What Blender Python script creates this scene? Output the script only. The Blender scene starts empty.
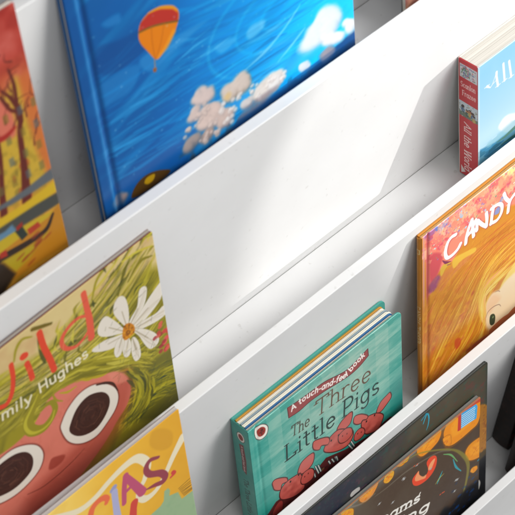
import bpy, bmesh, math, random
import numpy as np
from mathutils import Vector, Matrix
random.seed(7); rng = np.random.default_rng(11)
C = bpy.context.scene.collection
sin, cos, pi = math.sin, math.cos, math.pi

# ------------------------------------------------------------------ layout
DY=0.05719; DZ=0.17985; TH=0.00916; HB=0.21778
ROW_Y={"A":0.11439,"B":0.05719,"C":0.0,"D":-0.05719}
ROW_Z={"A":0.35970,"B":0.17985,"C":0.0,"D":-0.17985}
CAM_X=(0.719019,-0.693413,0.046801); CAM_Y=(0.541861,0.601491,0.587022); CAM_Z=(-0.435199,-0.396721,0.808217); CAM_P=(-0.53408,-0.49449,1.35552)
# name: row, lean (deg), left x, width, height, thickness, foot offset from the board, skew, skew anchor, paint resolution per mm
BOOKS = {
    'pigs': ('C', 9.7, -0.0087, 0.175, 0.1501, 0.0205, 0.0253, -0.015, 0, 3.0),
    'candy': ('C', 9.6, 0.1968, 0.15, 0.208, 0.0058, 0.035, 0, 0, 2.8),
    'red': ('B', 11.3, 0.2893, 0.14, 0.1266, 0.0215, 0.025, 0, 0, 2.4),
    'wild': ('B', 9.25, -0.2432, 0.2, 0.1939, 0.0046, 0.0312, 0.055, 0.2, 3.0),
    'cias': ('C', 10.2, -0.239, 0.17, 0.2386, 0.0044, 0.0425, 0.03, 0.17, 2.4),
    'dark': ('D', 10.6, -0.0002, 0.26, 0.2022, 0.003, 0.0368, -0.022, 0.26, 2.0),
    'dreams': ('D', 10.3, 0.023, 0.22, 0.1713, 0.005, 0.0402, -0.035, 0.22, 3.0),
    'yellow': ('A', 10.5, -0.2389, 0.14, 0.232, 0.004, 0.0404, 0, 0, 1.8),
    'blue': ('A', 10.5, -0.0672, 0.2435, 0.262, 0.007, 0.0404, 0, 0, 1.8),
    'thick': ('D', 0.4, 0.3115, 0.16, 0.185, 0.0205, 0.0016, 0, 0, 1.6),
    'slim': ('D', 0.4, 0.2935, 0.16, 0.19, 0.01, 0.0345, 0, 0, 1.6),
    'far': ('A', 10.5, 0.2325, 0.16, 0.11, 0.005, 0.0404, 0, 0, 1.5),
}

# ------------------------------------------------------------------ paint canvas (printed artwork as colour attributes of the mesh)
def col(c):
    if isinstance(c, str):
        c = [int(c[i:i+2], 16) for i in (0, 2, 4)]
    return np.array(c, dtype=np.float32) / 255.0

def to_lin(a):
    a = np.clip(a, 0, 1)
    return np.where(a <= .04045, a / 12.92, ((a + .055) / 1.055) ** 2.4)

def spline(pts, n=8, closed=False):
    p = np.array(pts, dtype=np.float64)
    if len(p) < 3: return p
    if closed: q = np.vstack([p[-1], p, p[0], p[1]])
    else: q = np.vstack([2*p[0]-p[1], p, 2*p[-1]-p[-2]])
    t = np.linspace(0, 1, n, endpoint=False)[:, None]
    out = []
    for i in range(1, len(q) - 2):
        a, b, c_, d = q[i-1], q[i], q[i+1], q[i+2]
        out.append(.5*((2*b) + (c_-a)*t + (2*a-5*b+4*c_-d)*t*t + (3*b-a-3*c_+d)*t**3))
    if not closed: out.append(q[-2][None, :])
    return np.vstack(out)

class Canvas:
    def __init__(s, w, h, res, base):
        s.w, s.h, s.res = w, h, res
        s.nu, s.nv = int(w*res)+1, int(h*res)+1
        s.u = np.linspace(0, w, s.nu); s.v = np.linspace(0, h, s.nv)
        s.U, s.V = np.meshgrid(s.u, s.v)
        s.a = np.empty((s.nv, s.nu, 3), dtype=np.float32); s.a[:] = col(base)
        s.px = w/(s.nu-1)
    def noise(s, size, seed=0, stretch=(1, 1), ang=0, octv=3):
        r = np.random.default_rng(seed); tot = 0; amp = 1; nrm = 0
        ca, sa = cos(ang), sin(ang)
        X = (s.U*ca + s.V*sa)/(size*stretch[0]); Y = (-s.U*sa + s.V*ca)/(size*stretch[1])
        for o in range(octv):
            g = r.random((64, 64)); x = X*2**o; y = Y*2**o
            xi = np.floor(x).astype(int); yi = np.floor(y).astype(int); fx = x-xi; fy = y-yi
            fx = fx*fx*(3-2*fx); fy = fy*fy*(3-2*fy); A = lambda i, j: g[(yi+j) % 64, (xi+i) % 64]
            tot = tot + amp*((A(0,0)*(1-fx)+A(1,0)*fx)*(1-fy)+(A(0,1)*(1-fx)+A(1,1)*fx)*fy); nrm += amp; amp *= .5
        return tot/nrm
    def mix(s, m, c):
        m = np.clip(m, 0, 1).astype(np.float32)[..., None]
        s.a = s.a*(1-m) + col(c)*m
    def win(s, p, pad):
        x0, y0 = p.min(0)-pad; x1, y1 = p.max(0)+pad
        i0 = max(0, int(x0/s.w*(s.nu-1))); i1 = min(s.nu, int(x1/s.w*(s.nu-1))+2)
        j0 = max(0, int(y0/s.h*(s.nv-1))); j1 = min(s.nv, int(y1/s.h*(s.nv-1))+2)
        return (i0, i1, j0, j1) if i1 > i0 and j1 > j0 else None
    def _put(s, w, cov, c, alpha, tex=None):
        i0, i1, j0, j1 = w
        cov = (np.clip(cov, 0, 1)*alpha).astype(np.float32)
        if tex is not None: cov = cov*tex[j0:j1, i0:i1]
        s.a[j0:j1, i0:i1] = s.a[j0:j1, i0:i1]*(1-cov[..., None]) + col(c)*cov[..., None]
    def stroke(s, pts, width, c, alpha=1, smooth=True, soft=None, tex=None):
        p = spline(pts) if smooth and len(pts) > 2 else np.array(pts, dtype=float)
        n = len(p); wd = np.interp(np.linspace(0, 1, n), np.linspace(0, 1, len(width)), width) if isinstance(width, (list, tuple)) else np.full(n, width)
        soft = soft or s.px*1.1
        w = s.win(p, wd.max()/2+soft)
        if not w: return
        i0, i1, j0, j1 = w; U = s.U[j0:j1, i0:i1]; V = s.V[j0:j1, i0:i1]
        best = np.full(U.shape, -1e9)
        for k in range(n-1):
            a, b = p[k], p[k+1]; d = b-a; L = d@d
            if L < 1e-9: continue
            t = np.clip(((U-a[0])*d[0]+(V-a[1])*d[1])/L, 0, 1)
            ds = np.sqrt((U-a[0]-t*d[0])**2+(V-a[1]-t*d[1])**2)
            best = np.maximum(best, (wd[k]*(1-t)+wd[k+1]*t)/2-ds)
        s._put(w, best/soft+.5, c, alpha, tex)
    def poly(s, pts, c, alpha=1, smooth=False, soft=None, tex=None):
        p = spline(pts, 7, True) if smooth else np.array(pts, dtype=float)
        soft = soft or s.px*1.1
        w = s.win(p, soft)
        if not w: return
        i0, i1, j0, j1 = w; U = s.U[j0:j1, i0:i1]; V = s.V[j0:j1, i0:i1]
        inside = np.zeros(U.shape, bool); dist = np.full(U.shape, 1e9)
        for k in range(len(p)):
            a, b = p[k], p[(k+1) % len(p)]; d = b-a; L = d@d
            if L < 1e-9: continue
            cr = (a[1] > V) != (b[1] > V)
            if abs(d[1]) > 1e-12: inside ^= cr & (U < d[0]*(V-a[1])/d[1]+a[0])
            t = np.clip(((U-a[0])*d[0]+(V-a[1])*d[1])/L, 0, 1)
            dist = np.minimum(dist, np.sqrt((U-a[0]-t*d[0])**2+(V-a[1]-t*d[1])**2))
        s._put(w, np.where(inside, dist, -dist)/soft+.5, c, alpha, tex)
    def blob(s, pts, c, **k): s.poly(pts, c, smooth=True, **k)
    def outl(s, pts, width, c, **k):
        p = spline(pts, 7, True); s.stroke(np.vstack([p, p[0]]), width, c, smooth=False, **k)
    def ell(s, cx, cy, rx, ry, c, rot=0, **k):
        t = np.linspace(0, 2*pi, 28, endpoint=False); x = rx*np.cos(t); y = ry*np.sin(t)
        s.poly(np.stack([cx+x*cos(rot)-y*sin(rot), cy+x*sin(rot)+y*cos(rot)], 1), c, **k)
    def hairs(s, guides, n, cols, wd, length=.4, alpha=.85, jit=1.5, r=None, prange=(0, 1)):
        """brush strokes that run along a family of guide curves"""
        r = r or rng
        G = []
        for g in guides:
            q = spline(g, 10); d = np.r_[0, np.cumsum(np.linalg.norm(np.diff(q, axis=0), axis=1))]
            tt = np.linspace(0, d[-1], 40); G.append(np.stack([np.interp(tt, d, q[:, 0]), np.interp(tt, d, q[:, 1])], 1))
        G = np.array(G)
        for _ in range(n):
            x = r.uniform(prange[0], prange[1])*(len(G)-1); k = min(int(x), len(G)-2) if len(G) > 1 else 0; f = x-k
            line = G[k]*(1-f)+G[k+1]*f if len(G) > 1 else G[0]
            ln = max(4, int(40*length*r.uniform(.5, 1.3))); st = r.integers(-3, max(-2, 40-ln+3)); st = max(0, st)
            seg = line[st:st+ln:3]
            if len(seg) < 2: continue
            seg = seg + r.normal(0, jit, 2) + r.normal(0, jit*.15, seg.shape)
            w = r.uniform(wd[0], wd[1])
            s.stroke(seg, [w*.3, w, w*.8, w*.15], cols[r.integers(len(cols))], alpha=alpha*r.uniform(.5, 1), smooth=False)

# ------------------------------------------------------------------ stroke lettering
def arc(cx, cy, rx, ry, a0, a1, n=12):
    t = np.radians(np.linspace(a0, a1, n)); return [(cx+rx*math.cos(x), cy+ry*math.sin(x)) for x in t]
X = .64
GL = {
 'A': (.8, [[(0,0),(.4,1)], [(.4,1),(.8,0)], [(.16,.36),(.64,.36)]]),
 'C': (.78, [arc(.42,.5,.4,.5,45,315,18)]),
 'D': (.8, [[(.08,0),(.08,1)], [(.08,1),(.3,1)]+arc(.3,.5,.44,.5,90,-90,14)+[(.08,0)]]),
 'F': (.6, [[(.1,0),(.1,1)], [(.1,1),(.6,1)], [(.1,.52),(.5,.52)]]),
 'H': (.75, [[(.08,0),(.08,1)], [(.68,0),(.68,1)], [(.08,.5),(.68,.5)]]),
 'L': (.66, [[(.1,1),(.1,0)], [(.1,0),(.64,0),(.64,.16)]]),
 'N': (.8, [[(.08,0),(.08,1)], [(.08,1),(.72,0)], [(.72,0),(.72,1)]]),
 'P': (.66, [[(.1,0),(.1,1)], [(.1,1),(.34,1)]+arc(.34,.73,.28,.27,90,-90,12)+[(.1,.46)]]),
 'S': (.64, [arc(.33,.75,.27,.25,35,270,12)+arc(.33,.25,.29,.25,90,-145,12)]),
 'T': (.8, [[(.4,1),(.4,0)], [(0,.84),(0,1),(.8,1),(.8,.84)]]),
 'W': (1.1, [[(0,1),(.28,0)], [(.28,0),(.55,1)], [(.55,1),(.82,0)], [(.82,0),(1.1,1)]]),
 'Y': (.76, [[(0,1),(.38,.48)], [(.76,1),(.38,.48),(.38,0)]]),
 'I': (.24, [[(.12,0),(.12,1)]]), 'K': (.7, [[(.08,0),(.08,1)], [(.66,1),(.1,.45)], [(.28,.6),(.68,0)]]),
 'E': (.6, [[(.56,1),(.08,1),(.08,0),(.58,0)], [(.08,.52),(.48,.52)]]),
 'R': (.7, [[(.1,0),(.1,1)], [(.1,1),(.34,1)]+arc(.34,.74,.28,.26,90,-90,12)+[(.1,.48)], [(.34,.48),(.66,0)]]),
 'a': (.6, [arc(.28,X/2,.25,X/2,20,340,16), [(.53,X),(.53,0)]]),
 'b': (.6, [[(.08,1.02),(.08,0)], arc(.33,X/2,.25,X/2,160,-160,16)]),
 'c': (.54, [arc(.3,X/2,.26,X/2,50,310,14)]),
 'd': (.6, [arc(.28,X/2,.25,X/2,20,340,16), [(.53,1.02),(.53,0)]]),
 'e': (.58, [[(.05,X/2+.02),(.54,X/2+.02)]+arc(.3,X/2,.25,X/2,8,318,18)]),
 'f': (.4, [arc(.32,.82,.16,.2,60,180,8)+[(.16,.0)], [(.0,X),(.34,X)]]),
 'g': (.58, [arc(.27,X/2,.24,X/2,20,340,16), [(.51,X),(.51,-.1)]+arc(.28,-.1,.23,.24,0,-150,8)]),
 'h': (.6, [[(.08,1.02),(.08,0)], [(.08,X*.6)]+arc(.3,X-.22,.22,.22,170,0,10)+[(.52,0)]]),
 'i': (.2, [[(.1,X),(.1,0)], [(.1,.88),(.1,.93)]]),
 'k': (.54, [[(.08,1.02),(.08,0)], [(.48,X),(.1,.26)], [(.24,.4),(.52,0)]]),
 'l': (.2, [[(.1,1.02),(.1,0)]]),
 'm': (.92, [[(.08,X),(.08,0)], [(.08,X*.6)]+arc(.28,X-.2,.2,.2,170,0,10)+[(.48,0)], [(.48,X*.6)]+arc(.67,X-.2,.19,.2,170,0,10)+[(.86,0)]]),
 'n': (.6, [[(.08,X),(.08,0)], [(.08,X*.6)]+arc(.3,X-.22,.22,.22,170,0,10)+[(.52,0)]]),
 'o': (.6, [arc(.3,X/2,.26,X/2,0,360,20)]),
 'r': (.42, [[(.08,X),(.08,0)], [(.08,X*.55)]+arc(.3,X-.22,.22,.22,170,50,8)]),
 's': (.46, [arc(.23,X*.75,.18,X*.25,40,270,10)+arc(.23,X*.25,.2,X*.25,90,-140,10)]),
 't': (.38, [[(.16,.9),(.16,.12)]+arc(.28,.12,.12,.12,180,290,6), [(.0,X),(.36,X)]]),
 'u': (.6, [[(.08,X),(.08,.22)]+arc(.3,.22,.22,.22,180,350,10), [(.52,X),(.52,0)]]),
 'w': (.8, [[(0,X),(.2,0)], [(.2,0),(.4,X)], [(.4,X),(.6,0)], [(.6,0),(.8,X)]]),
 'y': (.56, [[(.02,X),(.28,.02)], [(.54,X),(.2,-.26),(.06,-.28)]]),
 'z': (.5, [[(.04,X),(.46,X),(.04,0),(.48,0)]]),
 '-': (.34, [[(.04,.34),(.3,.34)]]), "'": (.14, [[(.06,1.0),(.04,.82)]]), ' ': (.3, []), ',': (.2, [[(.12,.08),(.06,-.14)]]),
}
def text(cv, st, p0, p1, h, wt, c, serif=False, slant=0, gap=.16, jit=0, arcdip=0, contrast=False):
    """letters of cap height h (mm) whose baseline runs p0 -> p1"""
    p0 = np.array(p0); p1 = np.array(p1); e = (p1-p0); L = np.linalg.norm(e); e = e/L; up = np.array([e[1], -e[0]])
    tot = sum(GL[ch][0]+gap for ch in st)-gap; k = L/tot; x = 0
    for ch in st:
        wd, strokes = GL[ch]; dy = random.uniform(-jit, jit)*h
        for sk in strokes:
            sk = list(sk)
            def M(q):
                xx = x+q[0]+slant*q[1]; f = xx/tot
                return p0+e*(xx*k)+up*(q[1]*h+dy+arcdip*h*(1-(2*f-1)**2))
            pts = [M(q) for q in sk]
            w = wt
            if contrast and len(sk) == 2 and abs(sk[0][0]-sk[1][0]) > abs(sk[0][1]-sk[1][1])*1.5: w = wt*.45
            cv.stroke(pts, w, c, smooth=False)
            if serif:
                for a, b in ((sk[0], sk[1]), (sk[-1], sk[-2])):
                    if abs(a[0]-b[0]) < .3*abs(a[1]-b[1]) and abs(a[1]-b[1]) > .15 and a[1] > -.05:
                        lo = -.13 if not (a[1] > .3 and ch.islower()) else -.13
                        hi = .13 if not (a[1] > .3 and ch.islower()) else .02
                        cv.stroke([M((a[0]+lo, a[1])), M((a[0]+hi, a[1]))], wt*.62, c, smooth=False)
        x += wd+gap

def canvas(name, base):
    row, al, xl, w, L, T, b, sh, u0, res = BOOKS[name]
    return Canvas(w*1000, L*1000, res, base)

# ------------------------------------------------------------------ cover artwork
def art_pigs():
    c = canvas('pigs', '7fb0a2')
    # gingham washes
    n1 = c.noise(38, 1); n2 = c.noise(9, 2, (3, 1)); n3 = c.noise(2.2, 3, (4, 1))
    sq = 15.5
    bu = ((c.U-4) % (2*sq)) < sq; bv = ((c.V+8) % (2*sq)) < sq
    c.mix(bu*.34*(.6+.6*n2), '3f968a'); c.mix(bv*.40*(.6+.6*n2), '348d82')
    c.mix((bu & bv)*.35, '1f8074')
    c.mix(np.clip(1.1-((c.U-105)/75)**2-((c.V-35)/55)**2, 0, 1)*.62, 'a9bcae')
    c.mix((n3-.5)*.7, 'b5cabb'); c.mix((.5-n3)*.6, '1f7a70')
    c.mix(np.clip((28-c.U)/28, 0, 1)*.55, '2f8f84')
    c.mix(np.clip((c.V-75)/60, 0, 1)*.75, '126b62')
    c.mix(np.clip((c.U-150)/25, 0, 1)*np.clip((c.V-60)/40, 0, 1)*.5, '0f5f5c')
    # publisher roundel
    p = [(6.4,7.5),(8.5,2.5),(13.8,2.5),(18.7,7.1),(20.7,13.0),(18.6,19.6),(13.2,20.8),(8.2,16.8)]
    c.blob(p, 'e6e0d6'); c.outl(p, .7, '3a2a28')
    q = np.array(p); m = q.mean(0); c.blob((q-m)*.62+m, '8f3228')
    for k in range(7): c.ell(m[0]+random.uniform(-3, 3), m[1]+random.uniform(-4, 4), .7, .8, '3a1512')
    c.stroke([m+[0, -5], m+[0, 5]], .6, '3a1512')
    # banner
    top = [(42.5,8.1),(54.8,9.8),(69.0,11.0),(84.4,12.4),(99.8,17.4),(111.0,19.8),(122.5,17.4),(134.5,14.2)]
    bot = [(134.9,23.3),(124.3,27.8),(112.8,29.0),(99.3,27.0),(84.8,24.0),(68.2,22.1),(54.9,23.2),(43.0,21.5)]
    ban = list(spline(top, 4))+list(spline(bot, 4))
    c.poly(ban, '8c4a48'); c.stroke(ban+[ban[0]], .9, '54282a', smooth=False)
    a = spline([(46.6,16.4),(62.0,15.4),(77.3,18.5),(92.7,23.6),(108.3,27.5),(120.0,22.7),(131.6,19.9)], 12)
    st = 'A touch-and-feel book'
    d = np.r_[0, np.cumsum(np.linalg.norm(np.diff(a, axis=0), axis=1))]
    tot = sum(GL[ch][0]+.17 for ch in st); x = 0
    for ch in st:
        w = GL[ch][0]; k = d[-1]/tot
        f = lambda t: np.array([np.interp(t*k, d, a[:, 0]), np.interp(t*k, d, a[:, 1])])
        if ch != ' ': text(c, ch, f(x), f(x+w), 6.6, 1.25, 'f0e6e0')
        x += w+.17
    # title
    c_t = '5f4a3c'
    text(c, 'The', *[(43.7,47.8),(64.0,50.4)], 13, 1.3, '4a4a40', serif=True, jit=.05)
    text(c, 'Three', *[(71.4,48.0),(135.8,55.1)], 19.5, 1.6, c_t, serif=True, jit=.05)
    text(c, 'Little', *[(35.1,72.4),(92.8,75.6)], 20, 1.9, '22332f', serif=True, jit=.03)
    text(c, 'Pigs', *[(101.7,76.3),(145.4,80.2)], 20.5, 1.9, '22332f', serif=True, jit=.04)
    # three pink pigs
    ol = '401a18'; pk = 'a8524a'
    def pig(face, ear1, ear2, snout, eyes, nost):
        for s_, cc in ((ear2, 'ad5850'), (face, pk), (ear1, 'b05a50')):
            c.blob(s_, cc); c.outl(s_, 1.15, ol)
        q = np.array(face); m = q.mean(0)
        for k in range(90):
            z = m+(q[rng.integers(len(q))]-m)*rng.uniform(0, .8); c.ell(z[0], z[1], 2.2, 2.2, 'b9665a' if k % 2 else '8a3a34', alpha=.22, soft=2)
        c.blob(snout, 'a65048'); c.outl(snout, 1.0, ol)
        for e in eyes: c.ell(e[0], e[1], 1.0, 1.3, '1c0f0e')
        for e in nost: c.ell(e[0], e[1], .7, 1.1, '5a2320')
    body = [(-2.0,131.3),(20.5,114.0),(46.1,117.0),(59.4,113.2),(70.1,115.1),(80.0,110.6),(102.5,121.0),(110.9,123.5),(123.2,126.7),(135.6,129.9),(150.8,127.1),(158.4,127.1),(165.9,134.1),(173.6,134.1),(196.6,181.7),(81.1,173.0)]
    c.poly(body, '461a1a')
    for k in range(60):
        i = rng.integers(1, 9); z = np.array(body[i])+[rng.uniform(-4, 10), rng.uniform(4, 22)]
        c.ell(z[0], z[1], rng.uniform(1, 3), rng.uniform(.8, 2), ('6b1f1c', '241416', '7a5a30', '4c1a18')[k % 4], alpha=.6, soft=1)
    for pts in ([(67.3,110.5),(70.4,123.0)], [(70.5,112.1),(73.0,122.8)], [(64.2,111.7),(66.3,124.5)],
                [(82.7,118.1),(84.4,123.3)], [(86.6,119.1),(88.9,125.3)], [(90.6,119.9),(92.5,126.5)],
                [(105.9,115.6),(111.3,128.2)], [(110.1,116.4),(113.6,126.6)], [(92.0,120.7),(93.3,127.1)]):
        c.stroke(pts, 2.6, '1d3336', smooth=False); c.stroke(pts, 1.2, 'b9bdb6', smooth=False)
    pig([(123.2,103.7),(130.8,101.5),(142.5,107.1),(150.1,116.6),(148.1,124.6),(142.9,130.8),(131.0,125.8),(125.2,117.9)],
        [(114.0,93.8),(116.0,87.3),(123.7,91.1),(131.3,100.3),(129.6,103.9),(125.0,101.0),(122.3,102.9),(117.3,99.7)],
        [(141.7,106.3),(146.7,96.9),(155.5,93.8),(159.5,94.0),(160.4,101.6),(153.9,106.6),(147.2,109.5)],
        [(113.5,117.2),(115.4,110.5),(121.2,108.7),(126.0,113.2),(126.8,119.9),(122.4,123.1),(116.4,121.9)],
        [(129.5,106.7),(139.5,107.4)], [(118.4,113.5),(122.7,115.5)])
    pig([(81.8,91.7),(87.2,87.4),(96.0,86.9),(104.6,93.9),(112.2,102.2),(112.7,111.6),(106.2,117.8),(94.5,114.8),(83.3,106.6),(77.9,98.7)],
        [(66.0,79.8),(69.0,76.2),(81.8,83.6),(85.6,89.9),(83.0,95.0),(76.1,90.0),(73.0,92.6),(67.1,87.0)],
        [(94.5,85.4),(100.7,79.0),(111.0,77.0),(113.6,81.0),(110.4,91.2),(103.2,93.1),(98.1,91.6)],
        [(95.3,101.3),(96.5,94.9),(104.6,93.4),(111.4,99.0),(111.7,107.9),(104.7,110.8),(97.8,107.5)],
        [(87.3,93.6),(96.1,94.5)], [(100.5,99.8),(105.8,101.6)])
    pig([(26.2,104.8),(34.0,99.3),(47.4,101.6),(50.3,104.0),(52.6,114.4),(53.4,125.8),(46.3,128.2),(35.8,124.7),(25.9,115.8)],
        [(19.0,85.4),(23.8,84.9),(34.1,93.3),(35.0,99.5),(29.1,97.9),(26.7,103.4),(20.7,97.8),(19.0,91.2)],
        [(47.2,99.1),(52.5,90.0),(63.8,89.0),(67.1,93.1),(64.8,103.0),(57.7,106.7),(50.2,104.9)],
        [(49.6,113.2),(53.6,106.4),(61.6,107.7),(65.4,114.6),(63.5,122.8),(56.5,123.4),(50.9,119.7)],
        [(38.3,103.3),(48.0,103.2)], [(54.4,112.3),(58.7,111.9)])
    c.blob([(15.1,128.6),(18.7,120.4),(24.8,117.1),(28.2,122.9),(24.0,137.8)], '7c2f2b'); c.outl([(15.1,128.6),(18.7,120.4),(24.8,117.1),(28.2,122.9),(24.0,137.8)], 1, ol)
    return c

def spine_pigs():
    T = BOOKS['pigs'][5]*1000; c = Canvas(T, BOOKS['pigs'][4]*1000, 3.0, '4f9488')
    n = c.noise(10, 5); c.mix((n-.4)*.9, '2a7a70'); c.mix((((c.V+8) % 31) < 15.5)*.25, '2a8075')
    c.ell(T*.52, 15, 4.6, 6.2, '2c2625'); c.ell(T*.52, 15, 4.2, 5.7, 'ddd6cc'); c.ell(T*.52, 15, 2.7, 3.8, '7d2f28')
    c.poly([(T*.36, 26), (T*.62, 24), (T*.68, 44), (T*.60, 64), (T*.38, 60), (T*.42, 42)], '6e3433')
    text(c, 'A touch-and-feel book', (T*.46, 27), (T*.46, 61), 2.2, .45, 'd8c8c0')
    text(c, 'The Three Little Pigs', (T*.38, 72), (T*.38, 132), 5.5, .7, '1f3f3b', serif=True)
    c.ell(T*.5, 146, 6, 8, '7c2f2b')
    return c

def art_candy():
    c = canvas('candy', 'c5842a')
    n1 = c.noise(26, 21); n2 = c.noise(7, 22)
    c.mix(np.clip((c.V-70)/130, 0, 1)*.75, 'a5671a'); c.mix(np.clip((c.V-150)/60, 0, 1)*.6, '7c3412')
    c.mix((n1-.45)*1.6, 'd08a3a'); c.mix((.5-n2)*.8, 'b06a28')
    base = [(4.8,78.8),(18.5,64.8),(34.6,55.4),(59.7,51.8),(97.7,43.2),(137.0,45.9),(149.8,242.6),(-3.3,236.2),(-9.2,132.2)]
    c.poly(base, 'c98a2c', alpha=.85, soft=6)
    # blossom corner
    flo = [(2.5,-13.1),(113.8,-18.3),(172.2,-11.8),(117.5,49.6),(97.5,38.1),(59.4,39.3),(37.1,57.4),(29.5,51.3),(18.4,58.5),(12.3,74.8),(6.1,79.8)]
    c.poly(flo, 'e58a74', soft=3)
    c.blob([(55.4,-1.3),(67.8,-5.6),(91.6,-1.6),(101.3,8.9),(94.5,22.9),(81.6,23.6),(65.2,26.9),(52.2,15.2)], 'f3a683', alpha=.9, soft=3)
    c.blob([(96.9,-6.2),(114.4,-5.3),(130.6,-0.5),(124.3,20.7),(107.1,13.2)], 'efe19a', soft=3)
    c.blob([(0.9,-6.7),(8.4,-8.3),(17.5,0.2),(20.6,10.1),(14.5,11.4),(6.9,8.4),(2.3,1.9)], 'a5688c', soft=2)
    c.blob([(16.0,-0.9),(28.2,2.6),(36.0,11.6),(34.6,19.5),(25.3,16.8),(18.3,11.3)], '6a77b0', soft=2)
    c.blob([(21.6,-9.9),(28.7,-7.1),(32.3,1.7),(27.1,7.9),(21.7,7.3)], '7d80bb', soft=1.5)
    for p in ([(49.8,-8.9),(54.4,-6.3),(53.6,0.8),(48.3,3.6),(50.3,12.0),(46.7,11.9),(45.1,4.6),(48.2,-3.3)],
              [(82.2,-7.6),(92.2,-7.9),(97.8,-6.4),(97.1,-1.0),(87.9,-3.5),(84.3,-1.9)],
              [(95.8,30.9),(101.9,21.5),(104.3,25.4),(100.6,32.7)],
              [(91.4,36.3),(96.9,35.2),(96.4,43.6),(88.8,40.5)]):
        c.blob(p, ('8390c2', '9fb6cf', '5f66a8', '8a8fb8')[rng.integers(4)], soft=1)
    c.blob([(10.0,27.5),(20.8,33.0),(25.5,41.4),(22.5,51.4),(17.8,60.2),(10.8,63.9),(9.2,43.8)], 'c25358', soft=3)
    c.blob([(10.7,11.4),(22.2,14.4),(31.5,20.1),(28.5,28.4),(19.2,28.7),(11.5,19.6)], 'd0605e', soft=3)
    c.blob([(10.0,63.3),(19.4,59.9),(23.4,67.9),(16.4,75.7),(8.5,73.2)], '94506e', soft=3)
    fl = spline([(9.7,20.9),(28.0,23.3),(46.4,19.6),(71.2,14.6),(103.1,20.7),(122.4,20.6)], 8)
    for k in range(240):
        z = fl[rng.integers(len(fl))]+rng.normal(0, 9, 2)+[0, -3]
        cc = ('c9505c', 'f6b99b', 'ee9a80', 'd86a70', 'f2d0b0', 'b85a7c', 'f0b48a', 'e8837a')[rng.integers(8)]
        r0 = rng.uniform(1.2, 3.4); t0 = rng.uniform(0, 6)
        for q in range(4): c.ell(z[0]+r0*.7*cos(t0+q*1.57), z[1]+r0*.7*sin(t0+q*1.57), r0*.75, r0*.5, cc, rot=t0+q*1.57, alpha=.5, soft=.9)
        c.ell(z[0], z[1], r0*.3, r0*.3, 'c0505a', alpha=.6, soft=.6)
    for k in range(70):
        z = fl[rng.integers(len(fl))]+rng.normal(0, 10, 2)
        c.ell(z[0], z[1], rng.uniform(.5, 1.6), rng.uniform(.5, 1.1), ('6f7dbd', '9fd0e8', 'f7ead0', '7f9a7a')[rng.integers(4)], rot=rng.uniform(0, 3), alpha=.85)
    for k in range(34):
        z = fl[rng.integers(len(fl))]+rng.normal(0, 7, 2)+[0, -2]; r0 = rng.uniform(3, 5.5); t0 = rng.uniform(0, 6); cc = ('f2a888', 'ee8f78', 'e27a70', 'f4bd98', 'd8646a')[k % 5]
        for q in range(5): c.ell(z[0]+r0*.62*cos(t0+q*1.257), z[1]+r0*.62*sin(t0+q*1.257), r0*.52, r0*.36, cc, rot=t0+q*1.257, alpha=.7, soft=.8)
        for q in range(4): c.ell(z[0]+rng.normal(0, .5), z[1]+rng.normal(0, .5), .45, .45, ('b8424c', 'f6d68a')[q % 2], alpha=.8)
    # golden hair
    g1 = [[(2.3,115.5),(12.3,91.5),(27.3,78.3),(49.9,67.7),(79.2,63.4),(124.9,63.8)], [(2.2,176.5),(22.8,133.1),(45.6,106.3),(68.3,86.2),(99.2,76.5),(139.1,78.4)],
          [(7.4,205.4),(42.8,171.0),(64.7,142.1),(78.4,113.7),(100.2,99.0),(140.0,91.7)], [(30.1,211.8),(63.5,196.1),(81.9,177.2),(83.5,144.4),(97.1,118.5),(141.3,112.0)],
          [(64.0,213.6),(84.4,207.4),(87.8,189.2),(85.4,159.5),(99.3,137.5),(128.8,130.9)]]
    c.blob([(24.1,63.8),(36.8,62.9),(51.2,65.0),(66.5,66.1),(74.0,72.1),(51.4,74.7),(37.0,77.4),(25.9,84.4),(17.9,77.0)], 'c67d4c', alpha=.75, soft=4)
    c.hairs(g1, 620, ['bd7a20', 'd79a34', 'cc8628', 'dca63e', 'a8641a', 'd0743c', 'c66c28', 'd88a4c'], (1.4, 5.4), .2, .6, 4)
    c.hairs(g1, 90, ['e6bc4c', 'e0b040', 'ecca68'], (1., 3.0), .35, .75, 2, prange=(.3, 1))
    for k in range(900):
        z = np.array(g1[rng.integers(4)][rng.integers(1, 6)])+rng.normal(0, 9, 2); t0 = rng.uniform(-1.4, -.2)
        c.stroke([z, z+rng.uniform(2, 6)*np.array([cos(t0), sin(t0)])], [.4, rng.uniform(1, 2.4), .3], ('e0b048', 'a85f18', 'd9783a', 'c98a2a', 'b8501e', 'e8c468')[k % 6], alpha=.5, smooth=False)
    c.hairs(g1[:3], 120, ['a5601c', 'a84a1c', 'b8702a'], (.6, 1.8), .22, .6, 3)
    c.blob([(37.6,62.0),(39.0,55.3),(51.0,57.8),(66.4,62.9),(66.6,68.6),(54.4,66.0),(46.4,65.9),(40.0,67.9)], 'dcb84c', alpha=.85, soft=1.5)
    c.blob([(22.6,62.5),(23.3,53.6),(30.3,53.0),(35.1,56.9),(28.8,59.7),(24.9,64.4)], 'd2b04a', alpha=.85, soft=1)
    c.stroke([(25.2,46.6),(29.5,52.4),(35.9,55.9)], [1, 3, .5], '7c3350'); c.stroke([(31.2,56.8),(35.9,59.1)], [1, 2.4, .5], '84405a')
    c.blob([(102.3,143.9),(121.7,125.2),(141.3,112.0),(158.0,154.3),(117.1,167.0),(106.1,167.4)], 'f0dc86', alpha=.8, soft=2)
    # face
    face = [(83.5,170.8),(83.7,152.0),(91.0,142.7),(101.3,145.4),(108.0,141.6),(116.5,140.1),(126.9,141.8),(156.2,160.3),(159.3,204.7),(125.7,197.8),(105.4,197.4),(93.1,194.7),(85.8,184.9)]
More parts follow.
